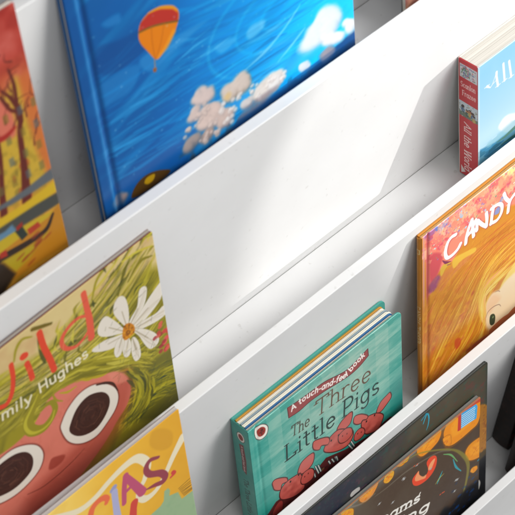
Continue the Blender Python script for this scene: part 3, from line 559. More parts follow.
def art_dreams():
    c = canvas('dreams', '48382a')
    c.mix((c.noise(30, 91)-.4)*1.1, '5c5448'); c.mix(np.clip((14-c.V)/14, 0, 1)*.8, '6a665e'); c.mix(np.clip((c.V-60)/50, 0, 1)*.7, '3a2c22')
    c.mix(np.clip((90-c.U)/60, 0, 1)*.6, '6c685a'); c.mix((c.noise(2, 92)-.5)*.4, '6a5a48')
    og = 'd98a1e'
    for p, cc in (([(170.5,12.3),(171.8,3.3),(178.0,-2.9),(187.3,-2.9),(196.7,-1.2),(207.6,-1.5),(217.1,-3.2),(220.0,1.1),(220.0,23.1),(216.2,35.2),(206.6,36.8),(193.8,37.2),(182.7,35.7),(174.9,29.7)], og),
              ([(135.5,2.2),(140.9,-6.7),(153.4,-9.0),(164.6,-5.5),(167.4,2.3),(163.1,12.3),(150.3,16.2),(140.6,13.9)], og),
              ([(199.9,65.9),(205.2,57.8),(218.6,58.8),(227.7,65.6),(229.0,86.6),(219.1,88.9),(205.5,81.0)], 'd48a22'),
              ([(109.7,-2.5),(113.6,-8.3),(122.0,-8.9),(126.2,-5.3),(125.5,0.8),(117.9,4.2),(112.4,2.1)], 'cc8a2c'),
              ([(92.8,4.7),(95.2,-0.5),(101.3,-1.4),(105.5,2.1),(104.7,8.7),(99.0,11.8),(94.5,9.1)], 'd2a238'),
              ([(78.8,-44.0),(81.3,-51.5),(95.0,-44.8),(95.2,-39.7),(90.6,-32.9),(83.7,-33.2)], 'c98a44'),
              ([(62.3,2.7),(65.7,-2.6),(75.8,-6.5),(82.2,-5.6),(86.6,-2.4),(83.5,5.3),(76.8,11.6),(67.7,11.2)], 'cf8a46'),
              ([(48.6,-3.0),(51.4,-4.9),(56.7,-3.5),(56.6,-0.9),(52.0,-0.1)], 'cc9038'),
              ([(39.4,1.3),(43.1,-0.4),(51.8,4.4),(54.7,10.1),(51.8,19.2),(40.5,12.1)], 'd0982e'),
              ([(207.5,100.3),(210.2,97.1),(216.3,99.9),(217.0,105.3),(211.8,106.4)], 'd0901e'),
              ([(117.3,0.7),(118.9,-7.2),(124.4,-7.6),(126.2,-1.9),(122.7,4.2)], 'd09a2e'),
              ([(170.1,14.7),(178.8,18.5),(179.8,32.4),(174.0,29.1),(170.5,21.5)], og)):
        q = np.array(p); m = q.mean(0); c.blob((q-m)*1.12+m, '8a5418', alpha=.55, soft=1.6); c.blob(p, cc); c.blob((q-m)*.6+m-[.8, .8], 'eaa83a', alpha=.45, soft=3)
        for k in range(70): z = m+(q[rng.integers(len(q))]-m)*rng.uniform(0, .9); c.ell(z[0], z[1], rng.uniform(.5, 1.6), rng.uniform(.5, 1.2), ('c8761c', 'e2a23e', 'bb6420', 'e0942a')[k % 4], alpha=.4, soft=1)
    # starry swirl lines
    for p in ([(120.0,1.7),(136.5,6.3),(161.6,24.2),(184.5,45.6),(197.9,67.2),(204.0,86.3),(202.7,105.1),(196.9,126.7),(187.9,142.1)],):
        c.stroke(p, [1, 1.5, 2, 2.5, 4.5, 4.5, 3.5, 2.5, 1.5], '86803a', alpha=.75, soft=1.2)
    c.stroke([(81.3,16.0),(96.0,17.5),(118.5,17.6),(141.1,22.0),(164.2,29.7),(178.9,41.2)], [.6, 1.5, 1.8, 1.8, 1.5, 1.2], '7c7668', alpha=.6, soft=1.5)
    c.stroke([(32.8,-6.4),(48.4,0.6),(64.1,9.8),(81.4,11.8)], [1, 2, 2, 1], '8a8478', alpha=.55, soft=1.5)
    # crescent
    c.blob([(128.5,40.4),(129.8,35.5),(135.2,32.6),(137.1,32.3),(138.0,38.6),(142.7,46.4),(146.9,47.2),(149.5,41.9),(147.7,30.4),(151.6,26.5),(158.0,28.8),(161.2,35.6),(159.8,46.3),(154.3,53.1),(146.4,55.5),(136.8,53.3),(130.7,47.8)], 'cf4a2c')
    c.blob([(137.1,32.3),(138.0,38.6),(142.7,45.7),(146.9,46.7),(145.5,50.7),(139.8,48.0),(133.1,43.7),(132.2,37.8)], 'e6a878', alpha=.8, soft=1)
    c.blob([(151.5,36.2),(155.4,33.4),(158.7,33.9),(157.9,37.9),(153.4,44.5),(149.5,41.9)], 'e8b080', alpha=.8, soft=1)
    # small bright marks
    for p, w, cc in (([(168.5,62.3),(164.2,69.6),(161.2,75.0)], [.6, 2.4, .8], '2f9aa0'), ([(158.9,73.4),(164.2,69.6),(170.6,68.2)], [.6, 1.5, .5], 'a8a050'),
                     ([(183.1,58.2),(187.0,73.3),(194.2,86.8)], [.8, 2.5, 1], '3a8f98'), ([(170.1,38.5),(180.2,49.0),(189.0,67.1)], [.8, 2, .8], '6a9a62'),
                     ([(217.7,93.2),(223.7,91.6),(229.2,91.7)], [1.5, 2.5, 1.5], '2f7f90')): c.stroke(p, w, cc)
    for x, y in ((238,355),(232,408),(160,270),(20,300),(118,250)):
        z = [(122.1,-76.1)][0]
    for z in [(187.1,94.0),(185.3,109.9),(189.2,95.4),(117.2,24.2),(152.9,44.0)]+[(118.2,26.1),(102.9,46.1),(86.2,31.7),(135.4,21.3)]:
        c.ell(z[0], z[1], 1.3, 1.3, 'a8a8a6', rot=.6); c.stroke([z+np.array([-2.2, .4]), z+np.array([2.2, -.4])], .7, '9a9a98', smooth=False)
    for z in [(168.4,96.0),(165.5,95.8),(170.5,96.7)]+[(131.7,19.5),(135.5,20.5)]: c.ell(z[0], z[1], 1.2, .8, 'b8502c')
    c.blob([(163.8,128.4),(171.3,122.1),(180.3,129.3),(190.8,124.2),(205.9,121.9),(219.7,125.0),(230.4,118.1),(237.0,134.7),(239.1,219.0),(163.7,142.2)], '15171c', alpha=.9, soft=5)
    for k in range(50):
        z = np.array([(200.0,136.8)][0])+rng.normal(0, 1, 2)*[22, 20]; c.ell(z[0], z[1], rng.uniform(1, 3), rng.uniform(1, 2), ('15437a', '1a2c50', '0f3468')[k % 3], alpha=.5, soft=1)
    # round border bits and the quote panel
    c.poly([(184.2,-4.8),(193.5,-2.3),(204.5,-2.6),(219.5,-1.9),(220.1,6.2),(214.0,4.2),(204.6,3.4),(193.5,0.2),(188.9,1.9)], 'b5462a', soft=.8)
    for z in [(185.7,-3.9),(195.9,-4.4),(206.4,-3.9)]: c.ell(z[0], z[1], 2.3, 1.5, '2a211c', rot=-.3)
    c.poly([(189.0,22.1),(190.1,-4.6),(193.8,-3.7),(193.4,23.9)], 'b3392e')
    pn = [(193.7,22.5),(193.9,0.5),(214.0,4.6),(216.0,9.4),(214.7,26.1),(204.8,24.0)]
    c.poly(pn, '4a9ccc')
    a, b, d = [np.array(z) for z in [(194.8,3.2),(213.4,6.4),(194.7,22.5)]]
    for k in range(7):
        o = (d-a)*(k+.5)/7; ln = (b-a); x = 0.0
        while x < .93:
            w = rng.uniform(.06, .17); c.stroke([a+o+ln*x, a+o+ln*min(.97, x+w)], 1.05, 'd2dfe6', smooth=False); x += w+.04
    c.mix(np.exp(-((c.V-.6)/.8)**2)*.6, '8a877f')
    # title end
    wt = 'e6e2da'
    text(c, 'Dreams', *[(59.1,55.0),(136.7,77.5)], 11.5, 2.6, wt, serif=True, contrast=True, slant=.02)
    c.stroke([(137.1,68.8),(138.7,66.5)], 1.6, wt, smooth=False)
    text(c, 'Sailing', *[(58.0,75.3),(149.0,102.3)], 12.5, 2.7, wt, serif=True, contrast=True, slant=.02)
    return c

def art_yellow():
    c = canvas('yellow', 'c8973c')
    c.mix(np.clip((95-c.V)/60, 0, 1), 'b0483a'); c.mix(np.clip((40-c.V)/45, 0, 1)*.9, '96281f')
    n = c.noise(14, 101); c.mix((n-.45)*1.6*np.clip((110-c.V)/60, 0, 1), 'd07a70'); c.mix((.48-n)*1.8*np.clip((110-c.V)/60, 0, 1), '7e2018')
    yl = [(100.5,58.4),(119.6,59.2),(128.5,51.3),(132.8,59.8),(134.3,81.4),(137.9,109.2),(138.7,136.1),(138.9,143.4),(121.0,141.1),(96.4,140.9),(81.8,134.4)]
    c.blob(yl, 'c2a23e', soft=6); c.mix(np.clip((c.noise(6, 103)-.52)*4, 0, 1)*(c.V > 80)*.5, '8f7a2a')
    c.blob([(100.5,58.4),(115.4,60.4),(121.6,74.4),(120.5,92.8),(108.4,90.3),(93.6,86.6)], 'c8705c', soft=4)
    c.stroke([(135.0,57.2),(137.1,83.2),(138.5,114.0),(139.9,138.7)], [8, 13, 12, 8], 'c06a38', alpha=.85, soft=5)
    for k in range(34):
        z = [(107.0,96.1)][0]; c.ell(rng.uniform(88, 124), rng.uniform(112, 160), rng.uniform(1, 3), rng.uniform(2, 4), ('6f6228', '8a7a30', '5a5030', 'a03a28')[k % 4], alpha=.5, soft=1.5)
    for p, w in (([(117.1,147.3),(121.0,119.0),(123.3,94.8),(126.6,80.3),(123.5,65.9),(118.1,55.7)], [8, 5, 4, 4, 3, 1.5]), ([(126.1,85.8),(126.1,71.7),(127.3,56.2),(125.7,43.2)], [4, 3, 2.5, 1.5]), ([(127.1,78.1),(120.5,72.0),(115.8,59.0)], [3, 2.5, 2]),
                 ([(98.3,146.8),(101.4,126.7),(105.3,103.4),(107.7,79.8)], [6, 4, 4, 3])):
        c.stroke(p, w, '5c2218', soft=1.2)
    for k in range(26):
        z = np.array([(126.8,72.2)][0])+rng.normal(0, 1, 2)*[14, 22]; t0 = rng.uniform(-2.6, -.5); L_ = rng.uniform(6, 16)
        c.stroke([z, z+L_*.5*np.array([cos(t0), sin(t0)])+rng.normal(0, 1.5, 2), z+L_*np.array([cos(t0+.4), sin(t0+.4)])], [1.6, 1.0, .4], '5a241a', alpha=.75)
    for r_ in range(4):
        for q_ in range(5): z = np.array([(98.6,124.7)][0])+[q_*11+r_*1.5, -r_*17]; c.poly([z, z+[4, 0], z+[4, 7], z+[0, 7]], ('6b6a40', '7a6a2c', '54606a')[(q_+r_) % 3], alpha=.6, soft=1)
    c.blob([(105.3,86.5),(113.0,87.6),(120.5,86.1),(121.7,87.8),(114.5,91.2),(108.2,91.0)], '9a2a20', soft=1.5)
    gr = '5c6064'
    c.poly([(89.2,137.2),(105.2,138.4),(121.7,138.0),(140.5,135.6),(141.1,145.0),(123.5,144.8),(105.7,143.3),(88.5,140.3)], gr, soft=2)
    c.poly([(86.8,147.2),(110.9,149.0),(127.8,148.0),(141.5,147.1),(143.1,155.6),(125.6,158.2),(100.1,160.1),(84.4,157.2)], 'c8a82a', soft=2)
    c.poly([(84.9,154.9),(101.2,155.4),(122.7,156.0),(140.9,157.6),(142.2,167.8),(123.7,166.9),(107.2,165.5),(82.1,166.6)], '43443f', soft=2)
    c.poly([(84.0,158.7),(95.9,160.5),(102.1,158.8),(105.1,167.6),(93.5,170.8),(81.8,168.1)], '5f7f96', soft=2)
    c.poly([(80.2,174.4),(122.3,173.3),(140.6,167.5),(145.6,206.5),(115.5,204.3),(64.5,205.0)], 'b07a22', soft=2)
    c.poly([(82.5,165.0),(98.9,165.6),(119.4,167.3),(134.1,170.1),(129.2,172.9),(105.4,173.4),(79.9,176.0)], 'b8a02a', soft=1.5)
    c.stroke([(79.1,179.2),(95.3,180.7),(111.8,182.2),(125.6,181.5),(133.5,172.5)], [6, 6, 5, 4, 2], '2a1c14', soft=1)
    for p, cc in (([(102.9,165.9),(109.0,165.0),(111.7,175.5),(106.3,176.9)], '27302a'), ([(111.8,170.9),(121.2,170.6),(122.7,175.5),(113.1,176.6)], 'a03a22'), ([(88.3,175.2),(93.3,175.3),(93.6,181.2),(87.2,179.9)], '9a2f20'),
                  ([(104.4,163.3),(109.7,161.8),(109.7,165.5),(104.3,167.0)], '8a2a20')): c.poly(p, cc, soft=1)
    c.poly([(88.2,182.6),(102.8,184.7),(119.5,186.2),(126.8,184.2),(108.9,195.2),(96.3,198.7)], 'a8982a', alpha=.9, soft=3)
    for k in range(14): z = [(115.1,190.5)][0]; c.ell(z[0]+rng.normal(0, 8), z[1]+rng.normal(0, 6), 4, 1, '8a3a20', rot=-.3, alpha=.6, soft=1)
    c.poly([(79.9,176.0),(89.2,185.4),(95.9,200.3),(79.5,212.4),(65.5,200.9)], '2a2018', soft=3)
    return c

def art_blue():
    c = canvas('blue', '0669b0')
    U0 = c.U
    br = np.clip((c.U-60)/130, 0, 1)
    c.mix(br*.9, '0aa6ee'); c.mix(np.clip((c.U-120)/90, 0, 1)*np.clip((c.V-110)/60, 0, 1)*.8, '06c0fa')  # cyan rising to the right paints sunlight into the cover colour
    c.mix(np.clip((110-c.U)/80, 0, 1)*.7, '0d4c86'); c.mix(np.exp(-((c.U-165)/45)**2-((c.V-175)/38)**2)*.6, '04a6f0'); c.mix(np.clip((c.V-190)/50, 0, 1)*np.clip((130-c.U)/60, 0, 1)*.65, '08427c')  # darker left end, and more painted sunlight right of the middle
    c.mix(np.clip((c.noise(34, 111, (2.2, 1), -.35)-.45)*2.4, 0, 1)*np.clip((130-c.U)/90, .15, 1)*.7, '14588e')
    st = c.noise(14, 112, (6, 1), -.42); c.mix(np.clip((st-.55)*3.5, 0, 1)*.45, '5cb2e2'); c.mix(np.clip((.42-st)*3.5, 0, 1)*.4, '0a5c9c')
    # brush swirls
    G = [[(9.8,107.8),(61.9,99.7),(121.9,111.5),(175.8,126.8)], [(11.5,142.7),(72.9,140.2),(144.8,150.9),(222.2,154.0)], [(9.4,176.5),(75.5,181.6),(140.9,184.0),(235.1,188.4)], [(11.1,214.7),(79.0,220.9),(146.6,220.0),(237.8,227.2)]]
    c.hairs(G, 230, ['1f88c6', '0c66a6', '3a9bd4', '1583c6', '0b5a98', '0f6fb0', '4aa6da'], (.8, 5.5), .3, .38, 7)
    c.hairs([[(z[0]+70, z[1]-4) for z in g] for g in G[1:]], 70, ['6cc8f4', '3cbcf2', '8ad6f8'], (.6, 3.0), .2, .4, 8)
    for p, cc, a in (([(4.3,127.6),(32.0,123.9),(48.3,129.4),(38.8,143.8),(19.8,144.0),(4.3,144.7)], '3f88c2', .45), ([(111.6,154.5),(127.3,155.7),(129.5,160.6),(117.0,163.2)], '6cbcec', .5), ([(139.8,160.9),(146.1,156.1),(158.1,159.2),(154.5,165.7),(142.9,167.3)], '8ad0f4', .55),
                     ([(49.1,124.8),(75.3,124.7),(106.2,127.1),(106.7,129.9),(78.1,135.0),(55.4,139.1)], '4a94cc', .5), ([(25.1,80.1),(38.3,80.3),(38.7,87.0),(29.0,85.8)], '3f88c2', .5),
                     ([(16.3,95.6),(36.3,100.1),(61.3,103.4),(58.8,118.5),(32.3,122.4),(16.5,116.3)], '173f78', .5)):
        c.blob(p, cc, alpha=a, soft=3)
    for r in (14, 30, 47):
        m = np.array([(175.3,160.9)][0]); t = np.radians(np.linspace(100, 330, 20)); c.stroke(np.stack([m[0]+r*1.5*np.cos(t-.4), m[1]+r*.9*np.sin(t-.4)], 1), [.5, 2.2, 2.2, .5], '7fd4f8', alpha=.28, soft=3)
    c.stroke([(130.5,190.8),(155.2,185.9),(175.7,177.1),(191.4,166.4)], [.6, 2.6, 2.2, 1], '86d6f8', alpha=.7, soft=1.5); c.stroke([(166.3,202.1),(180.8,195.8),(194.4,188.8)], [.6, 2.2, 1], '86d6f8', alpha=.7, soft=1.5)
    # dark land along the foot
    c.poly([(-5.6,232.7),(39.4,235.4),(91.3,234.4),(123.8,230.2),(147.6,229.2),(185.6,231.6),(242.4,220.6),(258.4,240.2),(256.0,287.9),(-11.8,265.3)], '1d4a7c', soft=3)
    c.mix(np.clip((c.noise(5, 115)-.5)*4, 0, 1)*np.clip((c.V-222+.0*c.U)/6, 0, 1)*.7, '4a4a52')
    # clouds
    def cloud(p, hi, lo, n, r):
        q = np.array(p); m = q.mean(0)
        c.blob(p, lo, alpha=.55, soft=r*.8)
        pts = []
        for k in range(n*4):
            k0 = rng.integers(len(q)); e = q[k0]*(1-.5*rng.random())+q[(k0+1) % len(q)]*.0+0; z = m+(q[k0]+(q[(k0+1) % len(q)]-q[k0])*rng.random()-m)*rng.uniform(0, 1)**.5
            pts.append(z)
        pts.sort(key=lambda z: z[1])
        for z in pts:
            rr = r*rng.uniform(.4, .8)
            c.ell(z[0]+rr*.15, z[1]+rr*.35, rr*1.05, rr, lo, alpha=.35, soft=rr*1.1)
            c.ell(z[0]-rr*.1, z[1]-rr*.2, rr*.85, rr*.75, hi, alpha=.55, soft=rr*.9)
    for p, hi, lo, n, r in (([(86.7,186.3),(93.5,180.2),(104.8,184.8),(103.8,191.9),(95.6,193.3)], 'ddccc6', 'a29698', 11, 5), ([(80.7,199.9),(85.6,193.4),(90.4,194.7),(87.3,202.4)], 'd8c6be', '9c949a', 7, 4.5),
                      ([(88.4,209.1),(94.7,199.6),(104.7,200.4),(108.9,207.2),(100.6,215.5),(92.6,215.0)], 'dcc8c0', 'a0928e', 16, 6), ([(100.6,215.5),(111.2,212.7),(119.0,216.0),(116.9,224.7),(107.8,223.4)], 'd2beb4', '928488', 11, 5.5),
                      ([(89.6,222.0),(98.1,218.8),(98.4,224.1),(91.0,226.0)], 'b8a298', '7c7474', 5, 5), ([(73.9,219.0),(82.2,216.8),(87.1,218.2),(83.3,223.6),(75.3,223.1)], 'a89892', '686c74', 6, 6),
                      ([(111.5,195.1),(121.5,195.9),(132.2,192.2),(138.8,197.5),(137.0,204.2),(124.7,203.9),(116.3,205.2)], 'dcd0c8', 'a09288', 18, 6), ([(129.1,218.8),(135.6,216.2),(140.6,218.5),(137.0,222.1)], 'd8d4d2', 'a8a4a8', 4, 5),
                      ([(141.6,219.1),(146.6,211.5),(159.3,210.9),(167.5,213.8),(165.8,220.2),(156.1,221.8),(147.6,222.1)], 'e2ddd8', 'ac9f98', 20, 6),
                      ([(190.0,205.4),(201.8,193.2),(213.1,186.6),(223.8,189.3),(227.5,199.4),(220.3,208.7),(207.0,210.2)], 'dcdfe0', 'a4bccc', 26, 8), ([(207.3,206.5),(220.1,210.6),(231.8,217.9),(228.3,220.7),(213.2,215.2)], 'dedddc', 'aebac6', 12, 5),
                      ([(233.5,209.0),(237.0,207.2),(243.3,213.1),(243.5,221.2),(237.3,219.3)], 'dcdedf', 'b4bcc6', 8, 5), ([(186.6,219.2),(195.2,220.7),(195.7,227.1),(188.3,224.4)], 'd4d8dc', 'a8b4c4', 4, 4),
                      ([(157.1,214.0),(165.8,212.7),(167.1,220.6),(158.5,220.9)], 'e4e2e0', 'b4b0b0', 5, 6), ([(208.0,224.9),(217.1,221.7),(221.1,227.3),(212.1,229.6)], 'a8aab4', '707a90', 5, 5),
                      ([(8.0,226.3),(14.7,221.1),(18.7,226.1),(15.7,232.0)], 'a08c88', '6a6468', 4, 4.5)):
        cloud(p, hi, lo, n, r)
    for z in [(88.0,203.8),(95.1,200.3),(101.4,216.7),(78.8,209.5),(112.1,208.0),(118.5,218.0),(126.5,208.4),(137.0,209.8),(145.5,221.1),(155.1,214.4),(169.8,216.5),(102.9,227.1),(114.0,223.4),(93.7,223.7)]:
        for q in range(7):
            e = np.array(z)+rng.normal(0, 2.2, 2); rr = rng.uniform(1.3, 2.6); k0 = min(1, max(0, (z[0]-70)/70))
            c.ell(e[0]+.4, e[1]+.8, rr, rr*.9, ('9c908e', 'b4aaa8')[int(k0 > .5)], alpha=.4, soft=1.6); c.ell(e[0], e[1]-.3, rr*.8, rr*.7, ('dccac2', 'eae5e2')[int(k0 > .5)], alpha=.6, soft=1.2)
    c.blob([(113.7,201.5),(118.2,198.6),(120.8,202.3),(117.2,205.8)], 'd8b878', alpha=.6, soft=3)
    # land strip in front of the clouds
    c.poly([(118.7,232.3),(126.3,226.1),(147.8,227.4),(186.1,226.2),(217.0,225.3),(243.4,223.1),(246.0,271.2),(113.5,250.0)], '1f4f86', alpha=.75, soft=1.5)
    for p in ([(204.9,222.0),(213.9,219.7),(221.4,223.4),(221.1,228.3),(209.9,229.2)], [(123.8,227.4),(137.0,222.1),(160.3,221.6),(163.3,224.5),(151.0,229.5),(129.9,229.5)]):
        c.blob(p, '8a8088', alpha=.6, soft=3)
    # balloons
    b = [(61.0,132.0),(56.4,123.1),(51.6,112.9),(51.1,105.5),(54.2,97.8),(62.1,94.0),(71.1,95.2),(80.5,100.5),(85.2,106.4),(84.7,113.2),(80.1,121.0),(72.4,127.9),(65.0,133.1)]
    c.blob(b, 'd07c1e')
    c.poly([(51.8,104.2),(54.2,97.8),(62.4,94.5),(70.9,96.8),(81.0,103.0),(85.0,108.4),(83.8,114.0),(72.6,108.9),(62.1,105.3)], 'a8352c', soft=.8)
    c.stroke([(61.2,94.3),(71.0,95.7),(80.4,100.7),(84.7,105.7)], [1, 2.2, 2.2, 1], 'd0902e'); c.stroke([(79.2,120.5),(71.4,128.2),(63.6,132.2)], [4, 4, 2], 'e09a34', alpha=.7, soft=2)
    c.stroke([(51.7,104.1),(62.0,105.8),(72.5,109.5),(83.8,114.4)], 1.4, '6f5a2a')
    for p in ([(61.0,132.0),(60.9,117.9),(62.0,106.1)], [(61.7,132.5),(67.7,122.2),(72.6,109.2)]): c.stroke(p, .7, 'a85f18', alpha=.7)
    c.poly([(58.2,138.2),(61.3,139.5),(60.4,142.6),(58.0,141.4)], '8a5a30'); c.stroke([(60.6,132.1),(59.9,139.0)], .7, 'a08050', smooth=False)
    c.blob([(24.1,228.1),(31.0,221.9),(41.0,221.0),(52.0,225.6),(59.0,232.0),(44.6,234.9),(25.2,233.0)], '4a3416'); c.blob([(35.8,226.4),(38.6,223.4),(45.3,224.7),(43.6,229.0),(38.6,229.5)], 'a8861e')
    for k in range(120):
        c.ell(rng.uniform(15, 240), rng.uniform(60, 215), rng.uniform(.3, .9), rng.uniform(.3, .7), 'b8d8ec', alpha=.35)
    # joint: darker edge strip, a pale line and a dark line
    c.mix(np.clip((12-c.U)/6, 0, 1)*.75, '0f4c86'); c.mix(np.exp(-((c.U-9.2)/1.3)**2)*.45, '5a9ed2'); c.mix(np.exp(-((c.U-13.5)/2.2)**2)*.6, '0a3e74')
    return c

def art_far():
    c = canvas('far', '9a6c60'); n = c.noise(8, 121); c.mix((n-.45)*3, 'c89a80'); c.mix((.45-n)*3, '6a3a4c'); return c

def art_black(name):
    c = canvas(name, '2a1f1a'); n = c.noise(4, 131); c.mix((n-.55)*3, '2a201c'); c.mix(np.clip((c.noise(6, 132)-.54)*5, 0, 1)*.85, '7a2c1a')
    c.mix(np.clip((c.noise(3, 133)-.66)*5, 0, 1)*.7, 'a8602a'); return c

def spine_black(name):
    c = Canvas(BOOKS[name][5]*1000, BOOKS[name][4]*1000, 2.0, '201815'); c.mix((c.noise(5, 135)-.4)*1.6, '3a261e')
    for k in range(60): c.ell(rng.uniform(1, c.w-1), rng.uniform(5, c.h-3), .5, .8, ('5a2a1c', '3a2a24', '6a3a22')[k % 3], alpha=.7)
    return c


# ------------------------------------------------------------------ materials
def nodes(name):
    m = bpy.data.materials.new(name); m.use_nodes = True
    nt = m.node_tree; return m, nt, nt.nodes, nt.links, nt.nodes['Principled BSDF']

def mat_print(name, rough=.38, spec=.5, coat=0.0, bump=.02):
    m, nt, N, Lk, b = nodes(name)
    a = N.new('ShaderNodeAttribute'); a.attribute_name = 'print'
    Lk.new(a.outputs['Color'], b.inputs['Base Color'])
    tc = N.new('ShaderNodeTexCoord')
    n = N.new('ShaderNodeTexNoise'); n.inputs['Scale'].default_value = 900; n.inputs['Detail'].default_value = 3
    Lk.new(tc.outputs['Object'], n.inputs['Vector'])
    bp = N.new('ShaderNodeBump'); bp.inputs['Strength'].default_value = bump; bp.inputs['Distance'].default_value = .0005
    Lk.new(n.outputs['Fac'], bp.inputs['Height']); Lk.new(bp.outputs['Normal'], b.inputs['Normal'])
    n2 = N.new('ShaderNodeTexNoise'); n2.inputs['Scale'].default_value = 40; Lk.new(tc.outputs['Object'], n2.inputs['Vector'])
    mr = N.new('ShaderNodeMapRange'); mr.inputs['To Min'].default_value = rough-.06; mr.inputs['To Max'].default_value = rough+.08
    Lk.new(n2.outputs['Fac'], mr.inputs['Value']); Lk.new(mr.outputs['Result'], b.inputs['Roughness'])
    n5 = N.new('ShaderNodeTexNoise'); n5.inputs['Scale'].default_value = 16; n5.inputs['Detail'].default_value = 2; Lk.new(tc.outputs['Object'], n5.inputs['Vector'])
    b2 = N.new('ShaderNodeBump'); b2.inputs['Strength'].default_value = .12; b2.inputs['Distance'].default_value = .004
    Lk.new(n5.outputs['Fac'], b2.inputs['Height']); Lk.new(bp.outputs['Normal'], b2.inputs['Normal']); Lk.new(b2.outputs['Normal'], b.inputs['Normal'])
    b.inputs['Specular IOR Level'].default_value = spec
    b.inputs['Coat Weight'].default_value = coat; b.inputs['Coat Roughness'].default_value = .25
    return m

def mat_plain(name, c, rough=.5, vary=.06, scale=60, spec=.4):
    m, nt, N, Lk, b = nodes(name)
    tc = N.new('ShaderNodeTexCoord'); n = N.new('ShaderNodeTexNoise'); n.inputs['Scale'].default_value = scale; n.inputs['Detail'].default_value = 4
    Lk.new(tc.outputs['Object'], n.inputs['Vector'])
    r = N.new('ShaderNodeValToRGB'); lin = to_lin(col(c))
    r.color_ramp.elements[0].position = .3; r.color_ramp.elements[1].position = .7
    r.color_ramp.elements[0].color = [*(lin*(1-vary)), 1]; r.color_ramp.elements[1].color = [*np.clip(lin*(1+vary), 0, 1), 1]
    Lk.new(n.outputs['Fac'], r.inputs['Fac']); Lk.new(r.outputs['Color'], b.inputs['Base Color'])
    b.inputs['Roughness'].default_value = rough; b.inputs['Specular IOR Level'].default_value = spec
    return m

def mat_pages(name, c1, c2, scale=2600):
    """fine page lines that run along the block"""
    m, nt, N, Lk, b = nodes(name)
    tc = N.new('ShaderNodeTexCoord'); mp = N.new('ShaderNodeMapping'); mp.inputs['Scale'].default_value = (3, scale, 3)
    n = N.new('ShaderNodeTexNoise'); n.inputs['Scale'].default_value = 1.0; n.inputs['Detail'].default_value = 2
    Lk.new(tc.outputs['Object'], mp.inputs['Vector']); Lk.new(mp.outputs['Vector'], n.inputs['Vector'])
    r = N.new('ShaderNodeValToRGB'); r.color_ramp.elements[0].position = .35; r.color_ramp.elements[1].position = .62
    r.color_ramp.elements[0].color = [*to_lin(col(c1)), 1]; r.color_ramp.elements[1].color = [*to_lin(col(c2)), 1]
    Lk.new(n.outputs['Fac'], r.inputs['Fac']); Lk.new(r.outputs['Color'], b.inputs['Base Color'])
    bp = N.new('ShaderNodeBump'); bp.inputs['Strength'].default_value = .25; bp.inputs['Distance'].default_value = .0004
    Lk.new(n.outputs['Fac'], bp.inputs['Height']); Lk.new(bp.outputs['Normal'], b.inputs['Normal'])
    b.inputs['Roughness'].default_value = .75; b.inputs['Specular IOR Level'].default_value = .2
    return m

def mat_white():
    m, nt, N, Lk, b = nodes('white_laminate')
    tc = N.new('ShaderNodeTexCoord')
    n = N.new('ShaderNodeTexNoise'); n.inputs['Scale'].default_value = 4.5; n.inputs['Detail'].default_value = 7; n.inputs['Roughness'].default_value = .6
    Lk.new(tc.outputs['Object'], n.inputs['Vector'])
    r = N.new('ShaderNodeValToRGB'); r.color_ramp.elements[0].position = .3; r.color_ramp.elements[1].position = .7
    r.color_ramp.elements[0].color = (.655, .652, .645, 1); r.color_ramp.elements[1].color = (.735, .735, .735, 1)
    Lk.new(n.outputs['Fac'], r.inputs['Fac'])
    # faint scuffs and specks
    v = N.new('ShaderNodeTexNoise'); v.inputs['Scale'].default_value = 160; v.inputs['Detail'].default_value = 2; Lk.new(tc.outputs['Object'], v.inputs['Vector'])
    r2 = N.new('ShaderNodeValToRGB'); r2.color_ramp.elements[0].position = .68; r2.color_ramp.elements[1].position = .76
    r2.color_ramp.elements[0].color = (0, 0, 0, 1); r2.color_ramp.elements[1].color = (.5, .5, .5, 1)
    Lk.new(v.outputs['Fac'], r2.inputs['Fac'])
    mx = N.new('ShaderNodeMix'); mx.data_type = 'RGBA'; mx.inputs['B'].default_value = (.5, .49, .47, 1)
    Lk.new(r2.outputs['Color'], mx.inputs['Factor']); Lk.new(r.outputs['Color'], mx.inputs['A']); Lk.new(mx.outputs['Result'], b.inputs['Base Color'])
    # rubbed patches change the gloss
    mp = N.new('ShaderNodeMapping'); mp.inputs['Scale'].default_value = (14, 60, 90); Lk.new(tc.outputs['Object'], mp.inputs['Vector'])
    n4 = N.new('ShaderNodeTexNoise'); n4.inputs['Scale'].default_value = 1; n4.inputs['Detail'].default_value = 6; Lk.new(mp.outputs['Vector'], n4.inputs['Vector'])
    mr = N.new('ShaderNodeMapRange'); mr.inputs['To Min'].default_value = .3; mr.inputs['To Max'].default_value = .58
    Lk.new(n4.outputs['Fac'], mr.inputs['Value']); Lk.new(mr.outputs['Result'], b.inputs['Roughness'])
    n3 = N.new('ShaderNodeTexNoise'); n3.inputs['Scale'].default_value = 700; n3.inputs['Detail'].default_value = 2; Lk.new(tc.outputs['Object'], n3.inputs['Vector'])
    bp = N.new('ShaderNodeBump'); bp.inputs['Strength'].default_value = .04; bp.inputs['Distance'].default_value = .0006
    Lk.new(n3.outputs['Fac'], bp.inputs['Height']); Lk.new(bp.outputs['Normal'], b.inputs['Normal'])
    b.inputs['Roughness'].default_value = .42; b.inputs['Specular IOR Level'].default_value = .35
    return m

# ------------------------------------------------------------------ mesh builders
def link(name, me, mats, parent=None):
    o = bpy.data.objects.new(name, me); C.objects.link(o)
    for m in (mats if isinstance(mats, list) else [mats]): me.materials.append(m)
    if parent: o.parent = parent
    return o

def bm_link(name, bm, mats, parent=None, smooth=False):
    bmesh.ops.recalc_face_normals(bm, faces=bm.faces)
    me = bpy.data.meshes.new(name); bm.to_mesh(me); bm.free()
    if smooth:
        for p in me.polygons: p.use_smooth = True
    return link(name, me, mats, parent)

